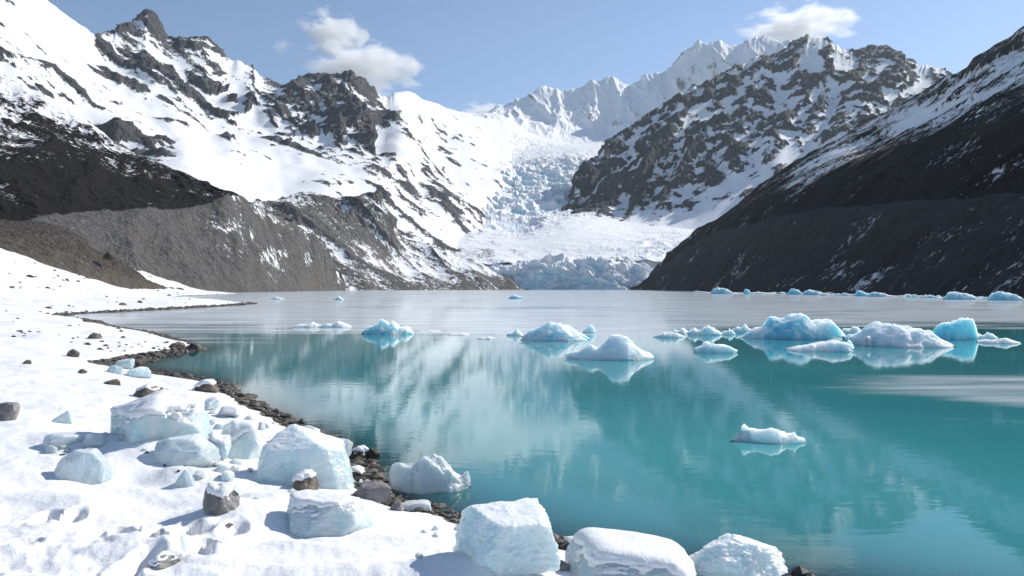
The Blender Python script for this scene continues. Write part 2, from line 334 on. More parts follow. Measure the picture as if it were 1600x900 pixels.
def snowD(s, nz, cv, X, Y, Z, v, px):
    f = np.clip(1.8-1.6*s, 0, 1)
    return s+0.13*f+0.45*(nz-0.70)*f-0.08*cv*f-0.13*aspect((0.3, -0.75, -0.5))*f+0.5*fbm(X/100, Y/100, Z/120, 5)*np.clip(1.8-1.5*s, 0.15, 1)
o = loft('snow_massif', -300, 800, 860, rowsD, [20, 40, 50, 60, 70, 14], m_mass, dispD, snowD, fill=(13, 4.0, 170), jag=13)
tag(o, 'sunlit snow massif with dark rock buttresses and jagged peaks', 'mountain', kind='structure')

# ---- glacier: tongue, icefall and upper basin
m_glac = terrain_mat('glacier_ice', 9.0, fuzz=0.5, rockA=(0.10, 0.10, 0.10), rockB=(0.22, 0.21, 0.20))
rowsE = [
    dict(py={600: 425, 700: 418, 740: 412, 830: 413, 900: 408, 1000: 406, 1100: 412}, d={600: 1070, 740: 1080, 1100: 1090}, snow=0.9, blue=0.45, amp=0.35),
    dict(py={600: 400, 700: 404, 760: 402, 830: 404, 900: 402, 1000: 396, 1100: 390}, d={600: 1110, 740: 1130, 1100: 1170}, snow={600: 0.5, 700: 0.48, 800: 0.62, 880: 1}, blue={600: 0.00, 800: 0.07, 950: 0.14, 1010: 0.29, 1100: 0.22}, amp={600: 0.2, 850: 0.12, 960: 0.3, 1030: 0.4}),
    dict(py={600: 375, 700: 378, 800: 378, 900: 370, 1000: 372, 1100: 370}, d={600: 1250, 740: 1280, 1100: 1350}, snow={600: 0.8, 700: 0.72, 780: 0.8, 830: 1}, blue={600: 0, 900: 0.00, 1000: 0.11, 1030: 0.25, 1100: 0.14}, amp={600: 0.2, 850: 0.06, 960: 0.08, 1030: 0.25}),
    dict(py={600: 345, 700: 352, 800: 356, 850: 348, 900: 342, 1000: 350, 1100: 350}, d={600: 1450, 740: 1500, 900: 1600, 1100: 1700}, snow={600: 0.9, 700: 0.75, 790: 0.9, 850: 1}, blue={600: 0, 760: 0.14, 810: 0.43, 860: 0.14, 900: 0.04, 1100: 0.07}, amp={600: 0.3, 780: 0.4, 830: 0.6, 900: 0.15, 1100: 0.1}),
    dict(py={600: 305, 700: 310, 740: 310, 800: 312, 880: 318, 1000: 330, 1100: 320}, d={600: 1650, 740: 1750, 900: 1850, 1100: 1950}, snow=1, blue={600: 0, 690: 0.11, 740: 0.36, 890: 0.40, 960: 0.14}, amp={600: 0.3, 700: 0.6, 740: 1, 890: 1, 960: 0.3}),
    dict(py={600: 268, 690: 275, 740: 274, 800: 272, 860: 275, 900: 285, 1000: 290, 1100: 285}, d={600: 1900, 740: 2000, 900: 2080, 1100: 2200}, snow=1, blue={600: 0, 660: 0.14, 710: 0.43, 870: 0.47, 930: 0.29}, amp={600: 0.3, 680: 0.6, 740: 1.1, 890: 1.1, 960: 0.3}),
    dict(py={600: 240, 690: 254, 740: 256, 800: 256, 860: 252, 900: 250, 1000: 255, 1100: 250}, d={600: 2150, 740: 2250, 900: 2300, 1100: 2400}, snow=1, blue={600: 0.07, 700: 0.25, 820: 0.22, 850: 0.29, 920: 0.36}, amp={600: 0.3, 740: 0.5, 890: 0.8, 960: 0.3}),
    dict(py={600: 205, 690: 220, 740: 228, 800: 240, 860: 236, 920: 232, 1000: 230, 1100: 225}, d={600: 2400, 740: 2550, 900: 2700, 1100: 2900}, snow=1, blue={600: 0.14, 690: 0.07, 740: 0.11, 760: 0.04, 900: 0.04}, amp={600: 0.4, 740: 0.4, 820: 0.12, 1100: 0.1}),
    dict(py={600: 185, 690: 195, 740: 205, 780: 208, 830: 222, 900: 228, 1000: 226, 1100: 220}, d={600: 2650, 740: 2850, 900: 3100, 1100: 3300}, snow=1, blue={600: 0.22, 690: 0.29, 740: 0.32, 780: 0.25, 830: 0.18, 900: 0.04}, amp={600: 0.8, 740: 0.9, 830: 0.6, 900: 0.12}),
    dict(py={600: 170, 690: 175, 740: 176, 775: 178, 800: 190, 830: 208, 900: 225, 1100: 222}, d={600: 2900, 740: 3150, 900: 3500, 1100: 3700}, snow=1, blue=0.05, amp={600: 0.3, 780: 0.3, 850: 0.1}),
    dict(py={600: 195, 740: 200, 800: 220, 900: 240, 1100: 240}, d={600: 3300, 740: 3600, 900: 3900, 1100: 4000}, snow=1),
]
def dispE(X, Y, Z, px, v):
    w = fbm(X/120, Y/120, Z/120, 3)*0.8
    ser = ridged(X/60+w, Y/45+w, Z/50, 5, gain=0.6)-0.4
    bl = np.floor(fbm(X/40, Y/40, Z/30, 3)*7)/7
    big = fbm(X/160, Y/130, Z/110, 3)
    return 34*ser+16*bl+34*big+4*fbm(X/15, Y/15, Z/15, 3)
def snowE(s, nz, cv, X, Y, Z, v, px): return np.where(s > 0.95, 1.0, s+0.5*fbm(X/50, Y/90, Z/30, 5))
def extraE(a, nz, cv, X, Y, Z):
    a['blue'] = np.clip(a['blue']*(1.35-0.9*(nz-0.55))-0.10*cv*(a['blue'] > 0.12), 0, 1)
o = loft('glacier', 600, 1100, 520, rowsE, [16, 36, 36, 36, 44, 30, 30, 30, 36, 12], m_glac, dispE, snowE, extra=extraE)
tag(o, 'glacier flowing down the valley with a blue crevassed icefall', 'glacier', kind='structure')

# ---- glacier front (calving cliff)
m_front = terrain_mat('glacier_front_ice', 5.0, fuzz=0.3)
rowsF = [
    dict(z=-5, d={690: 1005, 780: 1012, 860: 1035, 940: 1022, 1060: 1060}, snow=1, blue=0.7, amp=0.3),
    dict(py={690: 446, 760: 443, 800: 447, 1000: 447, 1060: 446}, d={690: 1015, 780: 1022, 860: 1042, 940: 1030, 1060: 1066}, snow=1, blue=0.65, amp=0.8),
    dict(py={690: 436, 740: 434, 800: 430, 860: 424, 900: 430, 950: 426, 1010: 434, 1060: 436}, d={690: 1030, 780: 1034, 860: 1050, 940: 1042, 1060: 1076}, snow=1, blue={690: 0.4, 800: 0.6, 850: 0.7, 1000: 0.5}, amp=1),
    dict(py={690: 430, 740: 425, 790: 418, 830: 414, 865: 409, 900: 416, 940: 411, 1000: 418, 1060: 424}, d={690: 1045, 780: 1052, 860: 1060, 940: 1062, 1060: 1090}, snow=1, blue={690: 0.25, 830: 0.5, 1000: 0.4}, amp=1.1),
    dict(py={690: 422, 740: 415, 790: 410, 830: 406, 880: 402, 940: 403, 1000: 405, 1060: 410}, d={690: 1080, 830: 1100, 1060: 1135}, snow=1, blue={690: 0.1, 900: 0.22, 1060: 0.25}, amp=1.0),
    dict(py={690: 425, 800: 418, 900: 412, 1060: 415}, d={690: 1120, 830: 1150, 1060: 1190}, snow=1),
]
def dispF(X, Y, Z, px, v):
    w = fbm(X/60, Y/60, Z/45, 3); w2 = fbm(X/20, Y/20, Z/16, 3)
    r = ridged(X/34+w, Y/34, Z/26, 5, gain=0.6)-0.4
    bl = np.floor((fbm(X/30, Y/30, Z/22, 2)+0.3*w2)*7)/7
    return 15*r+16*w+17*bl+4*w2
def extraF(a, nz, cv, X, Y, Z):
    a['blue'] = np.clip(a['blue']-0.12+0.25*(0.4-nz)-0.2*cv+0.5*fbm(X/30, Y/30, Z/16, 4), 0, 1)
def snowF(s, nz, cv, X, Y, Z, v, px): return s+0*nz
o = loft('glacier_front', 690, 1060, 400, rowsF, [8, 30, 24, 20, 10], m_front, dispF, snowF, extra=extraF)
tag(o, 'pale blue crevassed ice cliff where the glacier meets the lake', 'glacier front', kind='structure')

# ---- far head wall
m_far = terrain_mat('head_wall_ground', 16.0, rockA=(0.09, 0.09, 0.095), rockB=(0.18, 0.17, 0.165), fuzz=0.5)
rowsG = [
    dict(py={640: 215, 800: 235, 930: 262, 1060: 262, 1400: 255}, d=3300, snow=1, amp=0.05),
    dict(py={640: 200, 780: 200, 860: 222, 930: 232, 1060: 225, 1400: 200}, d=3700, snow=0.95, amp=0.15),
    dict(py={640: 190, 780: 180, 860: 185, 930: 190, 1060: 175, 1400: 140}, d=4100, snow=0.72, amp=0.8),
    dict(crest=1, py={640: 185, 740: 180, 790: 166, 820: 155, 850: 139, 880: 143, 920: 131, 955: 124, 985: 131, 1010: 120, 1035: 112, 1060: 96, 1075: 74, 1090: 62, 1110: 70, 1130: 66, 1150: 72, 1190: 56, 1215: 66, 1240: 72, 1290: 80, 1400: 95}, d=4500, snow=0.72, amp=0.45),
    dict(py={640: 230, 1000: 190, 1400: 170}, d=5200, snow=1),
]
def dispG(X, Y, Z, px, v):
    r = ridged(X/200, Y/900, Z/700, 6, gain=0.55)-0.45
    return 130*r+14*fbm(X/60, Y/60, Z/60, 4)
def snowG(s, nz, cv, X, Y, Z, v, px): return s+0.6*(nz-0.6)*np.clip(1.6-1.5*s, 0, 1)-0.07*cv+0.2*fbm(X/150, Y/150, Z/90, 4)
o = loft('head_wall_mountain', 640, 1400, 520, rowsG, [10, 40, 60, 12], m_far, dispG, snowG, seed=6.0, jag=30)
tag(o, 'far snow-plastered head wall above the glacier basin', 'mountain', kind='structure')

# ---- right main peak (steep shaded face)
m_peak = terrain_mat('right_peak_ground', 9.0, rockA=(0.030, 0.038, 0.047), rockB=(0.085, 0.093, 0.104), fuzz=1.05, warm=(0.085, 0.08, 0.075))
rowsH = [
    dict(py={870: 352, 950: 366, 1040: 375, 1100: 380, 1200: 380, 1700: 380}, d={870: 1560, 1040: 1480, 1200: 1350, 1700: 1300}, snow=1, amp=0.05),
    dict(py={870: 338, 900: 335, 950: 344, 1040: 350, 1090: 345, 1200: 330, 1700: 300}, d={870: 1690, 1040: 1640, 1200: 1540, 1700: 1500}, snow={870: 0.7, 1040: 0.85, 1100: 0.9, 1700: 0.9}, amp=0.2),
    dict(py={870: 336, 885: 325, 930: 310, 1000: 300, 1060: 290, 1130: 262, 1250: 225, 1400: 200, 1700: 200}, d={870: 1720, 930: 1770, 1060: 1800, 1250: 1800, 1700: 1750}, snow={870: 0.2, 1000: 0.25, 1100: 0.55, 1200: 0.6, 1400: 0.65}, amp=0.9),
    dict(py={870: 336, 885: 318, 900: 285, 930: 262, 1000: 235, 1060: 215, 1130: 190, 1250: 160, 1400: 140, 1480: 150, 1700: 180}, d={870: 1730, 930: 1880, 1060: 1960, 1250: 2060, 1700: 2050}, snow={870: 0.2, 1000: 0.35, 1150: 0.5, 1300: 0.5, 1400: 0.5}, amp=1),
    dict(crest=1, py={870: 336, 885: 316, 900: 278, 930: 245, 955: 222, 980: 202, 1005: 186, 1030: 170, 1060: 148, 1094: 135, 1120: 122, 1141: 108, 1178: 90, 1205: 86, 1222: 81, 1240: 66, 1250: 60, 1263: 56, 1285: 66, 1303: 75, 1335: 80, 1357: 73, 1375: 74, 1391: 79, 1408: 86, 1425: 98, 1445: 104, 1465: 111, 1500: 128, 1560: 150, 1700: 190}, d={870: 1740, 930: 1960, 1060: 2200, 1250: 2400, 1500: 2350, 1700: 2250}, snow={870: 0.25, 1000: 0.4, 1150: 0.4, 1230: 0.45, 1290: 0.75, 1320: 0.85, 1350: 0.35, 1420: 0.45, 1440: 0.8}, amp={870: 0.3, 950: 0.45, 1250: 0.4, 1500: 0.35}),
    dict(py={870: 345, 930: 290, 1060: 220, 1250: 150, 1500: 200, 1700: 260}, d={870: 1800, 930: 2150, 1060: 2500, 1250: 2800, 1700: 2600}, snow=0.9),
]
def dispH(X, Y, Z, px, v):
    w = fbm(X/260, Y/260, Z/260, 4); w2 = fbm(X/70, Y/70, Z/70, 4); w3 = fbm(X/28, Y/28, Z/40, 3)
    q = X*0.95-Y*0.2-0.55*Z
    r = tri(q/175+1.1*w+0.22*w2)*(0.55+0.9*np.abs(w2)+0.3*w)
    r2 = tri(q/62+1.6*w+0.5*w2+3.3)*(0.4+1.1*np.abs(w))
    r3 = ridged((X-0.5*Z)/120, Y/150, Z/330, 6, gain=0.6)
    r4 = ridged((X-0.5*Z)/30, Y/40, Z/95, 4)
    return 66*r+38*r2+52*r3+18*r4+6*w3-78
def snowH(s, nz, cv, X, Y, Z, v, px):
    f = np.clip(1.8-1.5*s, 0, 1)
    return s+0.05+0.35*(nz-0.5)*f-0.09*cv*f-0.15*aspect((-0.8, -0.35, -0.45))*f+0.6*fbm(X/120, Y/120, Z/150, 5)
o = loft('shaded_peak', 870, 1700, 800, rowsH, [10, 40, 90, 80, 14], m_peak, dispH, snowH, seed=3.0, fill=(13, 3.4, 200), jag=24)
tag(o, 'steep shaded rock peak with snow-filled gullies right of the glacier', 'mountain', kind='structure')

# ---- right valley side: moraine wall, dark heath, snowy crest
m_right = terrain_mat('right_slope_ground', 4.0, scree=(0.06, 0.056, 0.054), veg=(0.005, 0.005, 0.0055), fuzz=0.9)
rowsI = [
    dict(z=-4, d={960: 1090, 1000: 1000, 1050: 720, 1100: 560, 1200: 395, 1300: 310, 1450: 230, 1600: 178, 2000: 100, 2300: 75}, scree=0.8, snow=0.1, amp=0.15),
    dict(py={960: 451, 1000: 450, 1100: 450, 1300: 452, 1600: 455, 2000: 460, 2300: 460}, d={960: 1095, 1000: 1010, 1050: 735, 1100: 575, 1200: 405, 1300: 320, 1450: 240, 1600: 186, 2000: 107, 2300: 80}, scree=0.8, snow={960: 0.15, 1200: 0.12, 1300: 0.22, 1600: 0.28}, amp=0.4),
    dict(py={960: 450, 1000: 446, 1050: 428, 1100: 415, 1200: 405, 1330: 400, 1450: 395, 1600: 390, 2000: 370, 2300: 350}, d={960: 1100, 1000: 1030, 1050: 800, 1100: 640, 1200: 450, 1330: 340, 1450: 265, 1600: 206, 2000: 122, 2300: 95}, scree=0.9, snow={960: 0.15, 1200: 0.12, 1350: 0.2, 1600: 0.26}),
    dict(py={960: 449, 1000: 443, 1050: 412, 1100: 382, 1160: 362, 1200: 349, 1330: 328, 1450: 318, 1600: 305, 2000: 280, 2300: 260}, d={960: 1105, 1000: 1050, 1050: 860, 1100: 720, 1200: 500, 1330: 380, 1450: 300, 1600: 236, 2000: 145, 2300: 118}, scree=1, veg=0.0, snow=0.05, amp=0.8),
    dict(py={960: 449, 1000: 442, 1050: 406, 1100: 372, 1160: 348, 1200: 334, 1330: 314, 1450: 305, 1600: 292, 2000: 262, 2300: 240}, d={960: 1108, 1000: 1055, 1050: 880, 1100: 750, 1200: 525, 1330: 400, 1450: 315, 1600: 250, 2000: 155, 2300: 126}, veg={960: 0.2, 1120: 0.4, 1180: 1}, scree=0.6, snow=0.08),
    dict(py={960: 448, 1000: 441, 1050: 400, 1100: 362, 1200: 305, 1310: 265, 1400: 235, 1500: 205, 1600: 175, 2000: 60, 2300: 20}, d={960: 1110, 1000: 1060, 1050: 900, 1100: 780, 1200: 590, 1310: 475, 1450: 375, 1600: 298, 2000: 195, 2300: 158}, veg=1, snow={960: 0.2, 1100: 0.2, 1180: 0.15, 1250: 0.4, 1300: 0.22, 1350: 0.04, 1600: 0.12}, amp=0.8),
    dict(py={960: 447.5, 1000: 440.5, 1050: 396, 1100: 360, 1200: 290, 1310: 235, 1350: 228, 1410: 199, 1500: 160, 1600: 116, 2000: -40, 2300: -100}, d={960: 1112, 1000: 1065, 1050: 925, 1100: 825, 1200: 670, 1310: 565, 1450: 455, 1600: 365, 2000: 240, 2300: 190}, veg={960: 0.3, 1200: 0.8, 2300: 0.8}, snow={960: 0.3, 1180: 0.12, 1230: 0.55, 1320: 0.75, 1400: 0.75, 1600: 0.7}, amp=0.7),
    dict(py={960: 447, 1000: 440, 1025: 415, 1050: 392, 1090: 362, 1130: 345, 1165: 312, 1200: 281, 1250: 247, 1310: 215, 1355: 190, 1400: 165, 1440: 142, 1480: 116, 1500: 112, 1530: 88, 1560: 70, 1580: 62, 1600: 48, 2000: -160, 2300: -250}, d={960: 1114, 1000: 1070, 1050: 950, 1130: 850, 1200: 755, 1310: 660, 1450: 545, 1600: 440, 2000: 290, 2300: 235}, veg={960: 0.3, 1200: 0.7, 1330: 0.3, 1400: 0}, snow={960: 0.3, 1100: 0.25, 1250: 0.2, 1330: 0.35, 1420: 0.45, 1600: 0.5}, amp=0.6),
    dict(py={960: 455, 1050: 430, 1200: 340, 1400: 250, 1600: 160, 2000: -20, 2300: -100}, d={960: 1150, 1050: 1030, 1200: 880, 1400: 730, 1600: 580, 2000: 400, 2300: 330}, snow=0.9),
]
def dispI(X, Y, Z, px, v):
    g = ridged(X/34+Y/60, Y/70-X/200, Z/160, 5)-0.5
    big = ridged(X/110, Y/150, Z/120, 5)-0.5
    hi = smooth(5.2, 6.8, v)
    return (5+4*hi)*g+hi*16*big+1.8*fbm(X/12, Y/12, Z/12, 5)
def snowI(s, nz, cv, X, Y, Z, v, px):
    st = fbm(X/40-Z/26, Y/55, Z/18+3, 5)
    return s+0.7*st-0.09*cv+0.3*(nz-0.8)*smooth(5.5, 6.5, v)
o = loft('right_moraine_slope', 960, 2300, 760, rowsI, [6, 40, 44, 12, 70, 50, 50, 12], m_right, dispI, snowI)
tag(o, 'shaded dark slope with moraine wall and snowy crest on the right shore', 'slope', kind='structure')

# ---- near shore ground
SH = np.array([(16, -14), (9, 0.5), (4.6, 5.0), (2.6, 6.35), (0.55, 7.2), (-0.8, 8.25), (-1.6, 9.3), (-2.2, 10.9), (-2.85, 12.0), (-4.5, 14.4), (-7.4, 19), (-9.6, 21.3), (-12.0, 23.6),
               (-12.6, 26.5), (-12.7, 30.2), (-14.2, 32.8), (-18.3, 38.5), (-26, 48), (-33.7, 57.7), (-39, 64), (-41.5, 70), (-40.5, 78), (-39.5, 90), (-39.0, 104), (-40.5, 116), (-47, 123), (-72, 150), (-100, 220), (-119, 330),
               (-420, 330), (-420, -40), (16, -40)], float)
NSH = 28
def shore_dist(x, y):
    x = np.asarray(x, float); y = np.asarray(y, float)
    d2 = np.full(x.shape, 1e18)
    for i in range(NSH):
        ax, ay = SH[i]; bx, by = SH[i+1]
        t = np.clip(((x-ax)*(bx-ax)+(y-ay)*(by-ay))/((bx-ax)**2+(by-ay)**2), 0, 1)
        d2 = np.minimum(d2, (x-ax-t*(bx-ax))**2+(y-ay-t*(by-ay))**2)
    ins = np.zeros(x.shape, bool); n = len(SH)
    for i in range(n):
        ax, ay = SH[i]; bx, by = SH[(i+1) % n]
        c = (ay > y) != (by > y)
        ins ^= c & (x < (bx-ax)*(y-ay)/(by-ay+1e-12)+ax)
    return np.where(ins, 1, -1)*np.sqrt(d2)
FOOT = []
_r = random.Random(5)
for k in range(22):
    fx = -4.4+_r.random()*2.2; fy = 4.1+_r.random()*2.3
    FOOT.append((fx, fy, _r.uniform(-0.6, 0.9), _r.uniform(0.7, 1.25)))
for fx, fy, a in ((-2.75, 5.7, 0.9), (-2.35, 5.45, 1.1), (-2.6, 4.95, 0.5), (-2.1, 4.45, 1.2)): FOOT.append((fx, fy, a, 1.0))
DRIFT = []
for px_, py_, z_, rx, ry, h_ in ((225, 700, 0.55, 0.9, 0.35, 0.13), (490, 845, 0.5, 0.6, 0.22, 0.09), (600, 890, 0.5, 1.0, 0.4, 0.10), (375, 790, 0.5, 0.4, 0.3, 0.11), (420, 775, 0.45, 0.6, 0.25, 0.10), (110, 760, 0.65, 0.5, 0.25, 0.08), (300, 735, 0.5, 0.5, 0.25, 0.10), (740, 900, 0.4, 0.5, 0.25, 0.08), (260, 850, 0.6, 0.5, 0.25, 0.08)):
    d_ = (CAM_H-z_)*F/(py_-450); DRIFT.append(((px_-800)/F*d_, d_, rx, ry, h_*1.5))
def gravel_width(x, y):
    cove = np.exp(-(((x+11.2)/3.2)**2+((y-24.5)/4.5)**2))
    return 0.24+1.5*cove+0.5*smooth(30, 60, y)+0.25*np.clip(fbm(x/1.7, y/1.7, 8.8, 2), -0.6, 1)
def ground(x, y, detail=True):
    s = shore_dist(x, y)
    far = smooth(12, 60, y)
    sj = s+(0.22+1.2*far)*fbm(x/(1.3+5*far), y/(1.3+5*far), 0.3, 4)
    z = np.interp(sj, [-40, -10, -4, -1, 0, 0.6, 1.5, 3, 6, 12, 18, 26, 38, 75, 120], [-7, -2.6, -1.1, -0.30, 0, 0.06, 0.18, 0.40, 0.72, 1.2, 2.6, 5.6, 10.2, 13, 16])
    gw = gravel_width(x, y)
    sn = smooth(-0.08, 0.35, sj-gw+0.35*fbm(x/0.7, y/0.7, 1.7, 4))
    z = z+0.09*sn*smooth(0.0, 0.7, sj-gw+0.2)
    z = z+sn*smooth(0.3, 2.5, s)*(0.20*fbm(x/2.6, y/2.6, 4.4, 3)+0.06*fbm(x/0.8, y/0.8, 2.2, 3))
    for dx_, dy_, rx, ry, h_ in DRIFT:
        z = z+h_*sn*np.exp(-((x-dx_)/rx)**2-((y-dy_)/ry)**2)
    z = z+smooth(14, 60, y)*sn*0.35*fbm(x/7, y/7, 9.1, 4)
    if detail:
        z = z+(1-sn)*0.05*fbm(x/0.16, y/0.16, 0.1, 3)
        z = z+sn*smooth(25, 12, y)*smooth(0.5, 1.5, s)*(0.022*ridged(x/0.75+0.4*y, y/0.32, 3.3, 4)+0.014*fbm(x/0.12, y/0.12, 5.1, 3))
        tr = smooth(0.9, 0.25, np.hypot((x+3.4)/1.4, (y-4.9)/1.5))          # trampled patch
        z = z+tr*sn*(0.07*fbm(x/0.35, y/0.35, 6.6, 4)+0.03*ridged(x/0.22, y/0.22, 2.0, 3))
        for fx, fy, a, q in FOOT:
            dx = x-fx; dy = y-fy; ca, sa = math.cos(a), math.sin(a)
            u = (dx*ca+dy*sa)/0.085; v = (-dx*sa+dy*ca)/(0.165*q)
            rr = np.sqrt(u*u+v*v)
            z = z-0.12*smooth(1.2, 0.75, rr)+0.025*np.exp(-((rr-1.5)/0.35)**2)
    return z, sn, s
tg = NT('shore_ground')
gp = tg.pos()
pv = tg.new('ShaderNodeTexVoronoi'); tg.l.new(gp, pv.inputs['Vector']); pv.inputs['Scale'].default_value = 16
pc = tg.new('ShaderNodeSeparateColor'); tg.l.new(pv.outputs['Color'], pc.inputs[0])
gcol = tg.mix(pc.outputs[0], (0.09, 0.08, 0.07), (0.32, 0.29, 0.25))
gcol = tg.mix(tg.step(tg.noise(gp, 1.3, 4), 0.45, 0.7), gcol, (0.10, 0.075, 0.05))
wet = tg.step(tg.attr('inland'), -0.1, 0.25)
gcol = tg.mix(tg.math('MULTIPLY', tg.math('SUBTRACT', 1.0, wet), 0.6), gcol, (0.03, 0.026, 0.02))
sfac = tg.step(tg.math('ADD', tg.attr('snow'), tg.math('MULTIPLY', tg.math('SUBTRACT', tg.noise(gp, 5, 6, 0.7), 0.5), 0.7)), 0.42, 0.56)
gc = tg.mix(sfac, gcol, (0.87, 0.875, 0.88))
hs = tg.math('ADD', tg.math('MULTIPLY', tg.noise(gp, 7, 6, 0.6), 0.05), tg.math('MULTIPLY', tg.noise(gp, 60, 4, 0.6), 0.010))
hg = tg.math('MULTIPLY', pv.outputs['Distance'], -0.5)
hh = tg.new('ShaderNodeMix'); tg.put(hh.inputs[0], sfac); tg.put(hh.inputs[2], hg); tg.put(hh.inputs[3], hs)
gn = tg.bump(hh.outputs[0], 0.5, 0.8)
m_ground = tg.finish(tg.bsdf(gc, tg.math('ADD', 0.45, tg.math('MULTIPLY', wet, 0.2)), gn, 0.25))
th_g = np.radians(np.linspace(-64, 48, 820)); rr = np.geomspace(1.5, 335, 660)
TH, RR = np.meshgrid(th_g, rr)
GX = RR*np.sin(TH); GY = RR*np.cos(TH)
GZ, GS, GD = ground(GX, GY)
def ray_ground(px, py):
    a = math.atan2(px-800, F); c = int(np.clip(np.searchsorted(th_g, a), 0, len(th_g)-1))
    dd = GY[:, c]; z = CAM_H+(450-py)/F*dd; g = np.maximum(GZ[:, c], 0.0)
    hit = z <= g; k = int(np.argmax(hit)) if hit.any() else len(dd)-1
    if k > 0:
        e0 = z[k-1]-g[k-1]; e1 = z[k]-g[k]; t = e0/(e0-e1+1e-9) if hit.any() else 0
        y = dd[k-1]+(dd[k]-dd[k-1])*t; gg = g[k-1]+(g[k]-g[k-1])*t
    else: y = dd[0]; gg = g[0]
    return (px-800)/F*y, float(y), float(gg)
stony = smooth(30, 110, GY)*0.25
GS2 = GS*(1-0.0*stony)-0.22*smooth(45, 130, GY)*smooth(6, 60, GD)*(0.5+fbm(GX/9, GY/9, 3.3, 4)*1.6)
o = grid_mesh('shore_ground', GX, GY, GZ, {'snow': GS2, 'inland': GD}, m_ground, keep=(GD > -12))
tag(o, 'snow-covered lake shore with footprints and a stony water edge', 'shore', kind='structure')

# ---- lake
tl = NT('lake_water')
lp = tl.pos()
film = tl.attr('ice')
st1 = tl.noise(tl.pos((0.10, 0.55, 1)), 1.0, 6, 0.62, 0.4)
st2 = tl.noise(tl.pos((0.018, 0.06, 1)), 1.0, 5, 0.6, 0.6)
ff = tl.math('ADD', film, tl.math('ADD', tl.math('MULTIPLY', tl.math('SUBTRACT', st1, 0.5), 0.9), tl.math('MULTIPLY', tl.math('SUBTRACT', st2, 0.5), 1.7)))
icef = tl.step(ff, 0.30, 0.78)
rip = tl.math('ADD', tl.math('MULTIPLY', tl.noise(tl.pos((1.2, 3.2, 1)), 1.6, 3, 0.5), 0.012), tl.math('MULTIPLY', tl.noise(tl.pos((0.5, 1.0, 1)), 0.35, 2, 0.5), 0.02))
wn_ = tl.bump(rip, 1.0, 0.12)
cl = tl.noise(tl.pos((0.05, 0.12, 1)), 1.0, 4)
body = tl.mix(tl.step(cl, 0.35, 0.7), (0.04, 0.26, 0.285), (0.06, 0.33, 0.35))
water = tl.bsdf(body, 0.035, wn_, 0.5, IOR=1.333)
fres = tl.new('ShaderNodeFresnel'); fres.inputs['IOR'].default_value = 1.333; tl.l.new(wn_, fres.inputs['Normal'])
gl = tl.new('ShaderNodeBsdfGlossy'); gl.inputs['Roughness'].default_value = 0.035; tl.l.new(wn_, gl.inputs['Normal'])
tr_ = tl.new('ShaderNodeBsdfTransparent'); tr_.inputs['Color'].default_value = (0.62, 0.80, 0.80, 1)
clear = tl.new('ShaderNodeMixShader'); tl.l.new(fres.outputs[0], clear.inputs[0]); tl.l.new(tr_.outputs[0], clear.inputs[1]); tl.l.new(gl.outputs[0], clear.inputs[2])
wmix = tl.new('ShaderNodeMixShader'); tl.l.new(tl.attr('clear'), wmix.inputs[0]); tl.l.new(water, wmix.inputs[1]); tl.l.new(clear.outputs[0], wmix.inputs[2])
icol = tl.mix(tl.step(st1, 0.3, 0.7), (0.52, 0.58, 0.61), (0.82, 0.85, 0.87))
ice_b = tl.bsdf(icol, 0.22, tl.bump(st1, 0.02, 0.3), 0.5, IOR=1.31)
lm = tl.new('ShaderNodeMixShader'); tl.l.new(tl.math('MULTIPLY', icef, 0.8), lm.inputs[0]); tl.l.new(wmix.outputs[0], lm.inputs[1]); tl.l.new(ice_b, lm.inputs[2])
m_lake = tl.finish(lm.outputs[0])
th = np.radians(np.linspace(-62, 62, 420)); rr = np.concatenate([[0.5], np.geomspace(2.2, 1300, 420)])
TH, RR = np.meshgrid(th, rr)
LX = RR*np.sin(TH); LY = RR*np.cos(TH)
LD = -ground(LX, LY, False)[0]
ld = -shore_dist(LX, LY)
ice = 0.86*smooth(20, 56, LY+16*fbm(LX/16, LY/9, 0, 4))
ice = ice-0.42*np.exp(-((LY-43)/9)**2)*smooth(6, 16, LX)                                   # open leads among the bergs
WY = LY+0.9*fbm(LX/4.5, LY/3, 5.5, 4); WX = LX+1.6*fbm(LX/5, LY/2.5, 2.5, 4)
sheet = smooth(-2.5, 4.5, WX-6.8)*smooth(-0.4, 2.2, WY-(15.8-0.25*(LX-6.6)))*smooth(1.8, -2.6, WY-(20.8+0.12*(LX-6.6)))
sheet2 = smooth(-0.8, 1.0, LX-7.6)*np.exp(-((WY-14.1+0.1*(LX-8))/0.35)**2)
ice = np.maximum(ice, np.maximum(0.60*sheet, 0.5*sheet2))
ice = np.maximum(ice, 0.52*smooth(30, 44, LY)*smooth(-2, -12, LX))
LZ = np.zeros_like(LX)
o = grid_mesh('lake', LX, LY, LZ, {'ice': ice, 'clear': np.clip(np.exp(-np.clip(ld, 0, None)/0.9), 0, 1)*(ld < 8)}, m_lake)
tag(o, 'turquoise glacial lake partly skinned with thin grey ice', 'lake', kind='structure')
# deep basin under everything
tb = NT('lake_bed'); m_bed = tb.finish(tb.bsdf((0.05, 0.05, 0.045), 0.9))
bx = np.array([[-3300, 3300], [-3300, 3300]], float); by = np.array([[-250, -250], [5400, 5400]], float)
o = grid_mesh('ground', bx, by, np.full((2, 2), -8.0), {}, m_bed)
tag(o, 'lake bed and valley floor below everything', 'ground', kind='structure')

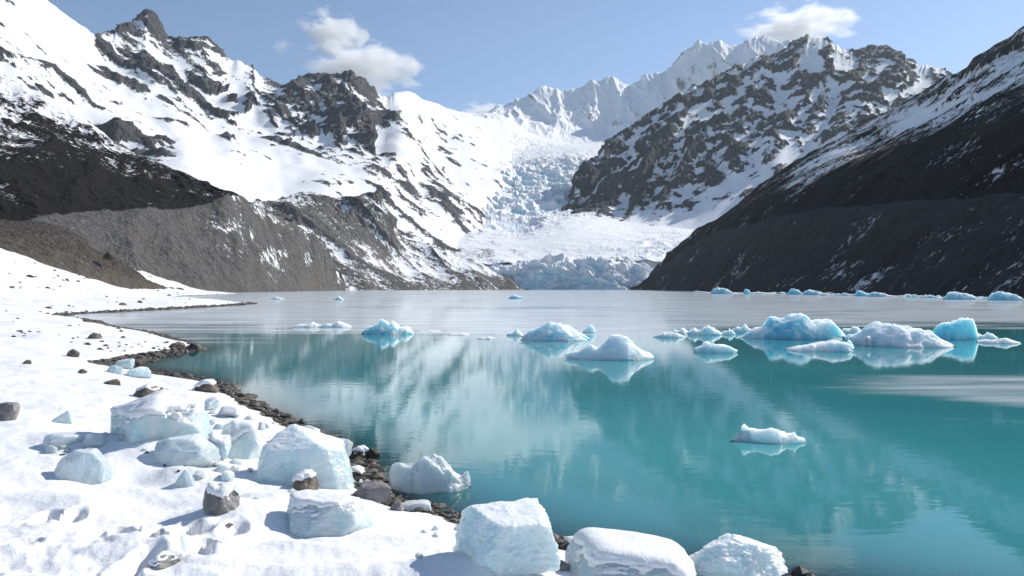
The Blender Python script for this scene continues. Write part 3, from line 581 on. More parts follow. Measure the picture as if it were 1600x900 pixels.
# ================================================================== THINGS
def ico(sub):
    bm = bmesh.new(); bmesh.ops.create_icosphere(bm, subdivisions=sub, radius=1)
    v = np.array([x.co[:] for x in bm.verts]); f = np.array([[q.index for q in p.verts] for p in bm.faces]); bm.free()
    v /= np.linalg.norm(v, axis=1)[:, None]
    return v, f
ICO = {i: ico(i) for i in (1, 2, 3, 4, 5)}
def tri_mesh(name, v, f, mat, sm=True):
    me = bpy.data.meshes.new(name)
    me.vertices.add(len(v)); me.vertices.foreach_set('co', np.asarray(v, np.float32).ravel())
    me.loops.add(f.size); me.loops.foreach_set('vertex_index', f.ravel().astype(np.int32))
    me.polygons.add(len(f)); me.polygons.foreach_set('loop_start', np.arange(0, f.size, 3, dtype=np.int32))
    me.polygons.foreach_set('loop_total', np.full(len(f), 3, np.int32)); me.polygons.foreach_set('use_smooth', np.full(len(f), sm))
    me.update(calc_edges=True); me.materials.append(mat)
    return me
def hull_r(dirs, planes, k):
    acc = np.full(len(dirs), (1/1.35)**k)
    for nx, ny, nz, dd in planes:
        n = np.array([nx, ny, nz]); n = n/np.linalg.norm(n)
        acc += np.maximum(0, dirs@n/dd)**k
    return acc**(-1.0/k)
def rand_planes(rs, n, box=0.0, flat=1.0):
    P = []
    if box > 0:
        for ax in range(3):
            for sg in (-1, 1):
                v = rs.normal(size=3)*box; v[ax] += sg; P.append((*v, rs.uniform(0.72, 0.95)))
    while len(P) < n:
        v = rs.normal(size=3); v /= np.linalg.norm(v); P.append((*v, rs.uniform(0.68, 1.0)))
    return P
def shape(seed, sub=4, planes=None, n=11, box=0.0, k=16, rough=0.05, freq=2.2, fine=0.015):
    rs = np.random.RandomState(seed); d, f = ICO[sub]
    pl = planes if planes is not None else rand_planes(rs, n, box)
    r = hull_r(d, pl, k*3.5 if rough >= 0.03 else k)
    p = d*r[:, None]
    o_ = rs.uniform(0, 50, 3)
    nn = fbm(p[:, 0]*freq+o_[0], p[:, 1]*freq+o_[1], p[:, 2]*freq+o_[2], 4)
    n2 = ridged(p[:, 0]*freq*2.2+o_[1], p[:, 1]*freq*2.2, p[:, 2]*freq*2.2, 3)-0.4
    q_ = fbm(p[:, 0]*1.5+o_[2], p[:, 1]*1.5+o_[0], p[:, 2]*1.5+o_[1], 2)*5
    stp = (np.floor(q_)+smooth(0.75, 1.0, q_-np.floor(q_)))/5
    # chips broken off edges and corners
    for q in range(10 if rough >= 0.03 else 0):
        cn = rs.normal(size=3); cn[2] = abs(cn[2])*0.6; cn /= np.linalg.norm(cn); cd = rs.uniform(0.66, 0.98)*np.max(p@cn)*0.93
        dn_ = d@cn; r = np.where(dn_ > 0.05, np.minimum(r, cd/np.maximum(dn_, 0.05)), r)
    r2 = r*(1+rough*2*nn+fine*2*n2+rough*1.2*stp)
    return d, f, r2

# --- materials of rocks and ice
def rock_mat(name, a, b, lich=(0.20, 0.12, 0.06), scale=4):
    t = NT(name); p = t.obj()
    n1 = t.noise(p, scale, 6, 0.65); n2 = t.noise(p, scale*6, 4, 0.7); n3 = t.noise(p, scale*0.5, 3)
    c = t.mix(t.step(n1, 0.32, 0.68), a, b)
    c = t.mix(t.math('MULTIPLY', t.step(n3, 0.55, 0.7), 0.55), c, lich)
    c = t.mix(t.step(n2, 0.58, 0.75), c, tuple(min(1, x*1.6) for x in b))
    return t.finish(t.bsdf(c, 0.75, t.bump(t.math('ADD', n1, t.math('MULTIPLY', n2, 0.4)), 0.05, 0.8), 0.3))
M_ROCK = [rock_mat('brown_rock', (0.10, 0.085, 0.07), (0.24, 0.20, 0.16)), rock_mat('grey_granite', (0.16, 0.155, 0.15), (0.36, 0.34, 0.32), (0.28, 0.24, 0.20)), rock_mat('dark_wet_rock', (0.035, 0.03, 0.025), (0.11, 0.09, 0.065))]
ts = NT('fresh_snow'); sp = ts.obj()
m_snow = ts.finish(ts.bsdf((0.87, 0.875, 0.88), 0.6, ts.bump(ts.math('ADD', ts.noise(sp, 5, 5), ts.math('MULTIPLY', ts.noise(sp, 40, 3), 0.15)), 0.06, 0.4), 0.25))
def ice_mat(name, deep, pale, radius, white=0.5, scale=1.0, trans=0.0, rough=0.28, wlo=0.5, whi=0.85):
    t = NT(name); p = t.obj()
    g = t.new('ShaderNodeNewGeometry'); sx = t.new('ShaderNodeSeparateXYZ'); t.l.new(g.outputs['Normal'], sx.inputs[0])
    n1 = t.noise(p, 2.2*scale, 6, 0.62, 0.5); n2 = t.noise(p, 14*scale, 5, 0.65); n3 = t.noise(t.obj((1, 1, 0.25)), 5*scale, 5, 0.6, 0.4)
    c = t.mix(t.step(n3, 0.3, 0.7), deep, pale)
    w = t.step(t.math('ADD', sx.outputs[2], t.math('MULTIPLY', t.math('SUBTRACT', n1, 0.5), 0.9)), wlo, whi)
    w = t.math('MULTIPLY', w, white)
    c = t.mix(w, c, (0.88, 0.89, 0.90))
    hb = t.math('ADD', t.math('MULTIPLY', n1, 0.6), t.math('ADD', t.math('MULTIPLY', n2, 0.07), t.math('MULTIPLY', n3, 0.3)))
    nrm = t.bump(hb, 0.10/scale, 0.5)
    b = t.new('ShaderNodeBsdfPrincipled'); t.put(b.inputs['Base Color'], c)
    t.put(b.inputs['Roughness'], t.math('ADD', rough, t.math('MULTIPLY', w, 0.35))); t.l.new(nrm, b.inputs['Normal'])
    b.inputs['IOR'].default_value = 1.31
    b.inputs['Subsurface Weight'].default_value = 1.0 if trans == 0 else 0.75
    b.inputs['Subsurface Radius'].default_value = radius; b.inputs['Subsurface Scale'].default_value = 1.0/scale
    if trans: t.put(b.inputs['Transmission Weight'], t.math('MULTIPLY', t.math('SUBTRACT', 1.0, w), trans))
    return t.finish(b.outputs[0])
m_ice = ice_mat('shore_ice', (0.58, 0.80, 0.85), (0.85, 0.92, 0.935), (0.10, 0.13, 0.15), 0.9, trans=0.3, rough=0.14)
m_ice_grey = ice_mat('grey_shore_ice', (0.60, 0.72, 0.75), (0.78, 0.86, 0.88), (0.07, 0.09, 0.10), 0.5, trans=0.35, rough=0.12)
m_clear = ice_mat('clear_ice', (0.80, 0.90, 0.92), (0.92, 0.96, 0.97), (0.08, 0.10, 0.11), 0.45, 1.0, 0.4, 0.1, 0.2, 0.6)
m_berg = ice_mat('iceberg_ice', (0.16, 0.56, 0.68), (0.52, 0.80, 0.86), (0.20, 0.32, 0.38), 1.0, 0.3, 0.0, 0.35, 0.30, 0.70)
m_berg_white = ice_mat('white_iceberg_ice', (0.36, 0.70, 0.78), (0.74, 0.87, 0.90), (0.13, 0.18, 0.20), 1.0, 0.3, 0.0, 0.35, 0.2, 0.65)

def finish_block(name, d, f, r, dims, rotz, loc, mat, tilt=(0, 0)):
    v = d*r[:, None]*np.array(dims)
    cx, sx = math.cos(tilt[0]), math.sin(tilt[0]); cy, sy = math.cos(tilt[1]), math.sin(tilt[1])
    y = v[:, 1]*cx-v[:, 2]*sx; z = v[:, 1]*sx+v[:, 2]*cx; v = np.stack([v[:, 0], y, z], -1)
    x = v[:, 0]*cy+v[:, 2]*sy; z = -v[:, 0]*sy+v[:, 2]*cy; v = np.stack([x, v[:, 1], z], -1)
    c, s_ = math.cos(rotz), math.sin(rotz)
    v = np.stack([v[:, 0]*c-v[:, 1]*s_, v[:, 0]*s_+v[:, 1]*c, v[:, 2]], -1)
    zmin = v[:, 2].min(); v[:, 2] -= zmin
    ob = bpy.data.objects.new(name, tri_mesh(name, v, f, mat, False)); COL.objects.link(ob); ob.location = loc
    return ob, v
def block(name, label, cat, px, pyb, wpx, hpx, seed, mat, depth=0.8, sub=4, planes=None, n=11, box=0.0, k=16, rough=0.05, fine=0.015, rot=None, cap=0.0, capdir=(0.1, 0, 1), embed=0.12, group=None, tilt=(0, 0), z=None, freq=2.2, ground_py=None):
    """px, pyb: foot of the thing in the photo; its world place is where that sight line meets the ground."""
    x, y, g = ray_ground(px, pyb if ground_py is None else ground_py)
    if z is not None: g = z
    wd = wpx*y/F
    hp = max(0.5*hpx, hpx-0.75*wpx*depth*(CAM_H-g)/y)
    ht = hp*y/F/(1-embed)
    d, f, r = shape(seed, sub, planes, n, box, k, rough, freq, fine)
    ext = (d*r[:, None]); sc = ext.max(0)-ext.min(0)
    dims = (wd/sc[0], wd*depth/sc[1], ht/sc[2])
    rz = math.atan2(-x, y) if rot is None else rot
    ob, v = finish_block(name if cap <= 0 else name+'_body', d, f, r, dims, rz, (x, y+wd*depth*0.3, g-ht*embed), mat, tilt)
    if cap > 0:
        root = bpy.data.objects.new(name, None); COL.objects.link(root); root.location = ob.location; root.empty_display_size = 0.2
        ob.name = 'ice_body' if name == 'ice_block' else 'rock_body'; ob.location = (0, 0, 0); ob.parent = root
        tag(root, label, cat, group)
    else: tag(ob, label, cat, group)
    if cap > 0:
        cd = np.array(capdir, float); cd /= np.linalg.norm(cd)
        rs = seed*1.37
        N = np.zeros_like(v); tri = v[f]; fn = np.cross(tri[:, 1]-tri[:, 0], tri[:, 2]-tri[:, 0])
        for j in range(3): np.add.at(N, f[:, j], fn)
        N /= np.linalg.norm(N, axis=1)[:, None]+1e-12
        zz = (v[:, 2]/v[:, 2].max())
        m = N@cd+0.35*fbm(d[:, 0]*3+rs, d[:, 1]*3, d[:, 2]*3, 4)+0.5*(zz-0.6)
        m = smooth(0.45, 0.75, m)
        th_ = cap*min(wd, ht)
        v2 = v+N*((m*(1+0.3*fbm(d[:, 0]*2, d[:, 1]*2, d[:, 2]*2+rs, 2))-0.35)*th_)[:, None]+np.outer(m, (0, 0, 0.2*th_))
        co = bpy.data.objects.new('snow_cap', tri_mesh('snow_cap', v2, f, m_snow)); COL.objects.link(co); co.parent = root
        return root
    return ob

SLABR = [(-1, -0.15, 0.25, 0.8), (0.62, -0.1, 0.80, 0.72), (0.2, -1, 0.25, 0.7), (0, 1, 0.1, 0.8), (0, 0, -1, 0.6), (1, 0.2, -0.2, 0.95), (-0.35, -0.5, 0.9, 0.80)]
BIG6 = [(-1, -0.35, 0.05, 0.86), (0.45, -1, 0.02, 0.80), (1, 0.15, 0.18, 0.90), (0, 1, 0.1, 0.85), (0.12, -0.22, 1, 0.78), (0, 0, -1, 0.8), (-0.4, -0.6, 0.85, 0.98), (0.8, -0.2, 0.75, 1.0), (-0.6, -0.8, -0.5, 0.98)]
BLK5 = [(-1, -0.3, 0.3, 0.85), (0.15, -1, 0.15, 0.72), (1, 0, 0.35, 0.9), (0, 1, 0, 0.8), (0.05, -0.1, 1, 0.72), (0, 0, -1, 0.8), (0.7, -0.7, -0.4, 0.95)]
IG = 'ice blocks stranded on the shore'
block('ice_block', 'large tilted ice block with rough white top, nearest block at the water edge', 'ice block', 785, 886, 176, 128, 11, m_ice, 0.9, 5, BIG6, k=30, rough=0.035, fine=0.03, embed=0.16, group=IG)
block('ice_block', 'big wedge of pale turquoise ice with bright white right slope, mid shore', 'ice block', 470, 758, 158, 108, 12, m_ice, 0.7, 5, SLABR, k=34, rough=0.03, fine=0.02, embed=0.18, group=IG)
block('ice_block', 'low translucent ice block with a snow cover, standing alone on the foreground snow', 'ice block', 497, 833, 146, 76, 13, m_ice, 0.7, 5, BLK5, k=26, rough=0.03, fine=0.02, embed=0.25, group=IG, cap=0.06, capdir=(-0.15, 0.2, 1))
block('ice_block', 'broad snow-covered ice slab leaning on a dark rock, left of the block cluster', 'ice block', 245, 680, 152, 72, 14, m_ice, 0.7, 5, [(-0.5, -0.2, 0.8, 0.75), (0.45, -0.2, 0.85, 0.72), (0.3, -1, -0.25, 0.7), (0, 1, 0, 0.8), (0, 0, -1, 0.55), (1, 0, -0.1, 0.95), (-1, 0, 0, 1)], k=9, rough=0.04, embed=0.22, group=IG, cap=0.15, capdir=(0, -0.15, 1))
block('ice_block', 'pale flat-faced ice block below the snow-covered slab', 'ice block', 280, 727, 98, 54, 15, m_ice_grey, 0.7, 4, None, 10, 0.25, 24, 0.03, embed=0.22, group=IG)
block('ice_block', 'turquoise ice block with snowy top between two larger blocks', 'ice block', 366, 716, 82, 62, 16, m_ice, 0.8, 4, BLK5, k=22, rough=0.04, embed=0.22, group=IG, cap=0.10)
block('ice_block', 'snow-rounded ice block at the bottom edge, centre', 'ice block', 988, 925, 215, 100, 17, m_ice, 0.75, 5, [(-1, -0.4, 0.35, 0.85), (0.1, -1, 0.3, 0.8), (0.25, 0, 1, 0.7), (1, 0, 0.5, 0.95), (0, 1, 0.2, 0.8), (0, 0, -1, 0.8)], k=9, rough=0.015, fine=0.005, embed=0.15, group=IG, cap=0.08, ground_py=912)
block('ice_block', 'frosty rough ice block at the bottom edge, right of the snow-rounded one', 'ice block', 1168, 925, 165, 105, 18, m_ice, 0.8, 5, None, 12, 0.3, 20, 0.05, fine=0.05, embed=0.15, group=IG, ground_py=912)
block('ice_block', 'trapezoid pale ice block alone on the left snow', 'ice block', 121, 750, 88, 54, 19, m_ice_grey, 0.6, 4, [(-0.9, -0.2, 0.55, 0.8), (0.85, -0.2, 0.6, 0.8), (0, -1, 0.3, 0.7), (0, 1, 0, 0.8), (0, 0, 1, 0.7), (0, 0, -1, 0.9)], k=24, rough=0.03, embed=0.25, group=IG)
block('ice_block', 'flat broken ice plate behind the trapezoid block', 'ice block', 90, 697, 58, 24, 20, m_ice_grey, 0.6, 4, None, 9, 0.3, 24, 0.04, embed=0.2, group=IG)
block('ice_block', 'small tilted ice plate right of the flat broken plate', 'ice block', 143, 700, 36, 24, 21, m_ice_grey, 0.6, 4, None, 9, 0.3, 24, 0.04, embed=0.2, group=IG)
block('ice_block', 'small pointed grey ice shard on open snow at the far left', 'ice block', 94, 661, 36, 21, 22, m_ice_grey, 0.5, 4, [(-0.6, 0, 0.8, 0.6), (1, 0, 0.15, 0.8), (0, -1, 0.2, 0.7), (0, 1, 0, 0.8), (0, 0, -1, 0.6)], k=24, rough=0.02, embed=0.25, group=IG)
block('ice_block', 'small pyramid of grey ice left of the snow-capped foreground rock', 'ice block', 286, 760, 36, 30, 23, m_ice_grey, 0.7, 4, [(-0.8, -0.2, 0.6, 0.6), (0.9, -0.2, 0.5, 0.62), (0, -1, 0.3, 0.7), (0, 1, 0.3, 0.8), (0, 0, -1, 0.6)], k=20, rough=0.03, embed=0.25, group=IG)
block('ice_block', 'clear side piece leaning behind the big turquoise wedge', 'ice block', 523, 722, 46, 44, 24, m_clear, 0.7, 4, None, 9, 0.3, 22, 0.04, embed=0.1, group=IG)
block('ice_block', 'small square ice chunk at the water edge above the big wedge', 'ice block', 480, 684, 34, 22, 25, m_ice_grey, 0.8, 4, None, 8, 0.2, 24, 0.03, embed=0.25, group=IG)
block('ice_block', 'rounded snow-white ice lump right of the snow-covered slab', 'ice block', 326, 640, 32, 20, 26, m_ice, 0.8, 4, None, 12, 0, 10, 0.04, cap=0.12, embed=0.15, group=IG)
block('ice_block', 'lower snow-white ice lump nearer the water', 'ice block', 357, 652, 34, 18, 27, m_ice, 0.8, 4, None, 12, 0, 10, 0.04, cap=0.12, embed=0.15, group=IG)
block('ice_block', 'small white ice block wedged among the cluster', 'ice block', 338, 716, 40, 40, 28, m_ice, 0.8, 4, None, 10, 0.25, 18, 0.05, cap=0.08, embed=0.1, group=IG)
block('ice_block', 'small bluish ice chunk behind the cluster, under the slab edge', 'ice block', 316, 690, 34, 26, 29, m_ice_grey, 0.8, 4, None, 10, 0.25, 20, 0.04, embed=0.1, group=IG)
block('ice_block', 'upright pale ice plate in the cove, leftmost of three', 'ice block', 178, 584, 24, 15, 30, m_ice_grey, 0.5, 3, None, 8, 0.2, 22, 0.03, embed=0.25, group=IG)
block('ice_block', 'bright ice plate in the cove, upper middle of three', 'ice block', 190, 576, 28, 16, 31, m_ice_grey, 0.5, 3, None, 8, 0.2, 22, 0.03, embed=0.1, group=IG)
block('ice_block', 'broad pale ice plate in the cove, rightmost of three', 'ice block', 213, 590, 36, 18, 32, m_ice, 0.6, 3, None, 8, 0.2, 22, 0.03, embed=0.25, group=IG)
block('ice_block', 'low clear ice slab at the water edge left of the nearest large block', 'ice block', 650, 797, 50, 18, 33, m_clear, 0.7, 4, None, 9, 0.2, 20, 0.05, embed=0.2, group=IG)

frs = np.random.RandomState(77)
frag_me = []
for k in range(6):
    d, f, r = shape(300+k, 3, None, 9, 0.25, 22, 0.04); frag_me.append(tri_mesh('ice_fragment', d*r[:, None]*np.array((1, 0.8, 0.7)), f, (m_ice, m_ice_grey, m_clear)[k % 3], False))
for (cx_, cy_, sp_x, sp_y, n_) in ((340, 725, 45, 26, 16), (300, 650, 40, 12, 8), (400, 665, 55, 12, 9), (560, 760, 50, 18, 7), (200, 700, 60, 18, 6), (690, 840, 40, 25, 5), (120, 705, 50, 8, 7), (450, 775, 60, 12, 6)):
    for q in range(n_):
        px_ = cx_+frs.normal()*sp_x*0.6; py_ = cy_+frs.normal()*sp_y*0.6
        x, y, g = ray_ground(px_, py_)
        if shore_dist(np.array([x]), np.array([y]))[0] < 0.1: continue
        sz = frs.uniform(4, 12)*y/F*(1.4 if cx_ == 340 else 1)
        ob = bpy.data.objects.new('ice_fragment', frag_me[frs.randint(6)]); COL.objects.link(ob)
        ob.location = (x, y, g+sz*0.2); ob.scale = (sz, sz*frs.uniform(0.7, 1.1), sz*frs.uniform(0.6, 1.1)); ob.rotation_euler = (frs.uniform(-.5, .5), frs.uniform(-.5, .5), frs.uniform(0, 6.3))
        tag(ob, 'small broken ice fragment lying among the stranded ice blocks', 'ice fragment', 'ice fragments on the shore')
RG = 'boulders along the shore'
block('boulder', 'brown boulder with a snow cap behind the snow-covered slab', 'boulder', 230, 622, 56, 26, 41, M_ROCK[0], 0.9, 4, None, 9, 0, 14, 0.05, cap=0.14, capdir=(0, 0.5, 1), embed=0.32, group=RG)
block('boulder', 'dark angular boulder under the leaning snow-covered slab', 'boulder', 286, 680, 44, 26, 42, M_ROCK[0], 0.9, 4, None, 8, 0, 18, 0.04, embed=0.32, group=RG)
block('boulder', 'pale granite boulder cut by the left picture edge', 'boulder', 4, 658, 38, 32, 43, M_ROCK[1], 0.9, 4, None, 10, 0, 14, 0.05, embed=0.3, group=RG)
block('boulder', 'grey-brown boulder with snow cap in front of the big ice wedge', 'boulder', 474, 764, 40, 30, 44, M_ROCK[0], 0.9, 4, None, 9, 0, 14, 0.05, cap=0.2, capdir=(-0.4, 0.3, 1), embed=0.3, group=RG)
block('boulder', 'dark boulder half buried under a snow hood in the foreground snow', 'boulder', 338, 800, 58, 44, 145, M_ROCK[1], 0.9, 4, None, 8, 0.2, 20, 0.06, cap=0.2, capdir=(0.3, 0.4, 1), embed=0.55, group=RG)
block('boulder', 'long pale granite boulder at the water edge below the dark wet rocks', 'boulder', 576, 780, 66, 32, 46, M_ROCK[1], 0.6, 4, None, 10, 0.2, 16, 0.05, embed=0.32, group=RG)
block('boulder', 'dark wet boulder with thin snow at the water edge beside the big wedge', 'boulder', 556, 744, 40, 20, 47, M_ROCK[2], 0.8, 4, None, 10, 0, 14, 0.05, cap=0.1, embed=0.32, group=RG)
block('boulder', 'dark wet boulder furthest out of the waterline cluster', 'boulder', 582, 716, 22, 18, 48, M_ROCK[2], 0.8, 4, None, 10, 0, 14, 0.05, embed=0.3, group=RG)
block('boulder', 'snow-dusted wet boulder in the middle of the waterline cluster', 'boulder', 560, 716, 28, 20, 49, M_ROCK[2], 0.8, 4, None, 10, 0, 14, 0.05, cap=0.14, embed=0.3, group=RG)
block('boulder', 'small brown wet boulder at the top of the waterline cluster', 'boulder', 540, 700, 26, 13, 50, M_ROCK[2], 0.8, 4, None, 10, 0, 14, 0.05, embed=0.3, group=RG)
block('boulder', 'small grey boulder at the water edge left of the low clear ice slab', 'boulder', 621, 798, 24, 18, 51, M_ROCK[1], 0.9, 4, None, 9, 0, 16, 0.05, embed=0.3, group=RG)
block('boulder', 'snow-capped dark stone in the water right of the nearest large ice block', 'boulder', 898, 858, 36, 22, 52, M_ROCK[2], 0.8, 4, None, 10, 0, 12, 0.05, cap=0.25, embed=0.3, group=RG)
block('boulder', 'pale stone between the nearest large ice block and the snow-rounded block', 'boulder', 878, 892, 28, 20, 53, M_ROCK[1], 0.8, 4, None, 10, 0, 14, 0.05, embed=0.3, group=RG)
block('boulder', 'long brown boulder with a snow cap at the cove waterline', 'boulder', 316, 612, 40, 18, 54, M_ROCK[0], 0.7, 4, None, 10, 0, 12, 0.05, cap=0.2, capdir=(-0.3, 0, 1), embed=0.3, group=RG)
block('boulder', 'rusty boulder at the very tip of the stony spit', 'boulder', 303, 547, 24, 13, 55, M_ROCK[0], 0.8, 3, None, 9, 0, 14, 0.05, embed=0.3, group=RG)
block('boulder', 'grey boulder on the stony spit, second from its tip', 'boulder', 272, 546, 24, 12, 56, M_ROCK[0], 0.8, 3, None, 9, 0, 14, 0.05, embed=0.3, group=RG)
block('boulder', 'flat rock breaking the trampled foreground snow', 'boulder', 247, 884, 48, 26, 57, M_ROCK[1], 0.8, 4, None, 9, 0, 14, 0.06, embed=0.4, group=RG, cap=0.1, capdir=(-0.5, 0, 1))
block('boulder', 'pointed brown rock on the left snow above the cove', 'boulder', 112, 558, 18, 13, 58, M_ROCK[0], 0.8, 3, None, 8, 0, 16, 0.05, embed=0.3, group=RG)
block('boulder', 'oblong grey rock on the left snow, furthest of the larger ones', 'boulder', 145, 529, 20, 10, 59, M_ROCK[0], 0.8, 3, None, 8, 0, 16, 0.05, embed=0.3, group=RG)
block('boulder', 'flat brown rock on the snow left of the ice plates', 'boulder', 174, 601, 24, 10, 60, M_ROCK[0], 0.8, 3, None, 8, 0, 16, 0.05, embed=0.32, group=RG)
block('boulder', 'small dark rock on the snow between pointed and flat rocks', 'boulder', 127, 584, 13, 8, 61, M_ROCK[0], 0.8, 3, None, 8, 0, 16, 0.05, embed=0.3, group=RG)
block('boulder', 'small triangular dark rock alone on the left snow', 'boulder', 40, 569, 12, 7, 62, M_ROCK[0], 0.8, 3, None, 8, 0, 16, 0.05, embed=0.3, group=RG)
block('boulder', 'small tan stone in the snow below the hooded boulder', 'boulder', 352, 823, 20, 8, 63, M_ROCK[0], 0.8, 3, None, 8, 0, 16, 0.05, embed=0.3, group=RG)
bb_ = block('boulder', 'black boulder lying on the brown moraine mound', 'boulder', 171, 403, 18, 11, 64, M_ROCK[2], 0.8, 3, None, 9, 0, 14, 0.06, embed=0.1, group=RG)

bb_.location = ((171-800)/F*213, 213, CAM_H+(450-407)/F*213); bb_.scale = (0.8, 0.8, 0.8)

# --- small stones scattered on the snow flat and the shoals: individuals sharing meshes
rs = np.random.RandomState(21)
stone_me = []
for k in range(6):
    d, f, r = shape(100+k, 2, None, 8, 0, 14, 0.06)
    v = d*r[:, None]*np.array((1, 0.8, 0.6)); stone_me.append(tri_mesh('stone', v, f, M_ROCK[0 if k % 3 else 2]))
cnt = 0
tries = 0
while cnt < 230 and tries < 6000:
    tries += 1
    if cnt < 150: px = rs.uniform(0, 380); py = rs.uniform(405, 560)
    else: px = rs.uniform(0, 560); py = rs.uniform(540, 740)
    x, y, g = ray_ground(px, py)
    sd = float(shore_dist(np.array([x]), np.array([y]))[0])
    if sd < 0.1 or y > 300 or y < 6: continue
    dens = float(fbm(np.array([x/9]), np.array([y/9]), np.array([2.2]), 3)[0])
    if cnt >= 150 and sd > 2.5 and rs.rand() < 0.9: continue
    if dens < -0.12+0.2*rs.rand(): continue
    sz = rs.uniform(1.3, 4.2)*y/F if rs.rand() > 0.12 else rs.uniform(4, 7)*y/F
    ob = bpy.data.objects.new('stone', stone_me[rs.randint(6)]); COL.objects.link(ob)
    ob.location = (x, y, g+sz*0.12); ob.scale = (sz, sz*rs.uniform(0.7, 1.2), sz*rs.uniform(0.5, 0.9)); ob.rotation_euler = (rs.uniform(-.2, .2), rs.uniform(-.2, .2), rs.uniform(0, 6.3))
    tag(ob, 'small dark stone lying scattered on the snowy shore', 'stone', 'small stones on the snow')
    cnt += 1

# --- gravel along the waterline (uncountable)
V = []; Fc = []; base = 0
d1, f1 = ICO[1]
tries = 0
N = 5200
gx = []; gy = []
while len(gx) < N:
    seg = rs.randint(3, 26); t = rs.rand(); a = SH[seg]; b = SH[seg+1]
    if np.hypot(*(b-a)) < rs.rand()*16: continue
    nrm = np.array([-(b-a)[1], (b-a)[0]])/np.hypot(*(b-a))
    c = a+(b-a)*t
    wv = float(gravel_width(c[0], c[1]))
    c = c+nrm*rs.uniform(-0.6, 1.15)*wv*rs.choice([1, 1])
    gx.append(c[0]); gy.append(c[1])
gx = np.array(gx); gy = np.array(gy); gz, gsn, gsd = ground(gx, gy)
ok = (gsn < 0.55) & (gsd > -0.9) & (gsd < 4)
gx, gy, gz = gx[ok], gy[ok], gz[ok]
VV = []; FF = []; cnt_g = 0
for i in range(len(gx)):
    s_ = np.exp(np.clip(rs.normal(-3.2, 0.5), -4.2, -2.5))*(1+0.035*gy[i])
    v = d1*(1+0.25*rs.normal(size=(len(d1), 1)).clip(-1, 1)*0.6)*np.array((s_, s_*rs.uniform(0.6, 1), s_*rs.uniform(0.35, 0.7)))
    a = rs.uniform(0, 6.3); c, sn_ = math.cos(a), math.sin(a)
    v = np.stack([v[:, 0]*c-v[:, 1]*sn_+gx[i], v[:, 0]*sn_+v[:, 1]*c+gy[i], v[:, 2]+gz[i]+s_*0.15], -1)
    VV.append(v); FF.append(f1+cnt_g); cnt_g += len(d1)
tgv = NT('gravel'); gi = tgv.new('ShaderNodeNewGeometry')
gcx = tgv.new('ShaderNodeValToRGB'); tgv.l.new(gi.outputs['Random Per Island'], gcx.inputs[0])
e = gcx.color_ramp.elements; e[0].color = (0.035, 0.03, 0.025, 1); e[1].color = (0.30, 0.27, 0.23, 1)
for p_, c_ in ((0.3, (0.10, 0.085, 0.065)), (0.6, (0.17, 0.15, 0.125)), (0.8, (0.13, 0.085, 0.05))): q = e.new(p_); q.color = (*c_, 1)
m_gravel = tgv.finish(tgv.bsdf(tgv.mix(tgv.noise(tgv.pos(), 30, 4), gcx.outputs[0], (0.12, 0.105, 0.09)), 0.6, None, 0.35))
o = bpy.data.objects.new('gravel', tri_mesh('gravel', np.concatenate(VV), np.concatenate(FF), m_gravel, False)); COL.objects.link(o)
tag(o, 'brown and grey gravel along the water edge', 'gravel', kind='stuff')

# --- icebergs: crest profile along the width, shaped cross-section, faceted and fluted surface
def berg(label, px0, px1, py_top, py_base, profile, seed, mat, cat='iceberg', group='icebergs floating on the lake', thick=0.6, crest=0.0, pw=1.6, rough=0.15, nx=110, ny=70, name='iceberg', lean=0.0):
    y = CAM_H*F/(py_base-450); xc = ((px0+px1)/2-800)/F*y; w = (px1-px0)/F*y; h = (py_base-py_top)/F*y
    u = np.linspace(-1, 1, nx); t = np.linspace(-1, 1, ny)
    T, U = np.meshgrid(t, u, indexing='ij')
    rs_ = np.random.RandomState(seed); o1, o2 = rs_.uniform(0, 60, 2)
    pu, pz = zip(*profile)
    Hc = np.interp(U, [2*a-1 for a in pu], pz)
    plan = np.sqrt(np.clip(1-np.abs(U)**2.6, 0, 1))
    yc = crest+0.25*fbm(U*1.7+o1, 0*U, 0*U, 3)
    tt = np.where(T < yc, (yc-T)/(yc+1), (T-yc)/(1-yc))
    sec = np.clip(1-np.abs(tt)**pw, 0, 1)
    fac = fbm(U*2.4+o1, T*2.4*thick+o2, 0*U+seed, 5)
    rid = ridged(U*2.2+o2, T*1.6+o1, 0*U, 5)-0.45
    Zn = Hc*sec*(1+rough*2.2*fac)+rough*0.9*rid*np.minimum(1, sec*3)*np.clip(Hc*1.5, 0.15, 1)
    qf = (fbm(U*3.1+o2, T*2.2+o1, 0*U+2.2, 3)+0.25*U)*5
    Zn = (Zn+0.16*(np.floor(qf)+smooth(0.8, 1.0, qf-np.floor(qf)))/5*np.minimum(1, sec*4)*np.clip(Hc*1.6, 0.1, 1))*0.94
    edge = np.minimum(sec, 1)
    Zw = h*Zn-(1-smooth(0, 0.10, edge))*h*0.25-0.04*h
    Xw = U*w/2+lean*Zw+0.06*w*fbm(T*3+o1, U*1.5, 0*U, 3)
    Yw = T*plan*w*thick/2*(0.9+0.5*fbm(U*2+o2, 0*U, 0*U+1.5, 3))
    me_o = grid_mesh(name, Xw, Yw, Zw, {}, mat, smoothsh=False)
    me_o.location = (xc, y+w*thick*0.42, 0); me_o.rotation_euler = (0, 0, math.atan2(-xc, y)*0.6)
    return tag(me_o, label, cat, group)
berg('jumbled pale blue iceberg standing alone left of the lake centre', 562, 643, 500, 523, [(0, 0.15), (0.08, 0.55), (0.25, 0.65), (0.32, 0.6), (0.36, 1.0), (0.48, 0.95), (0.54, 0.7), (0.62, 0.85), (0.72, 0.5), (0.85, 0.6), (0.95, 0.3), (1, 0.05)], 3, m_berg, pw=3, rough=0.2)
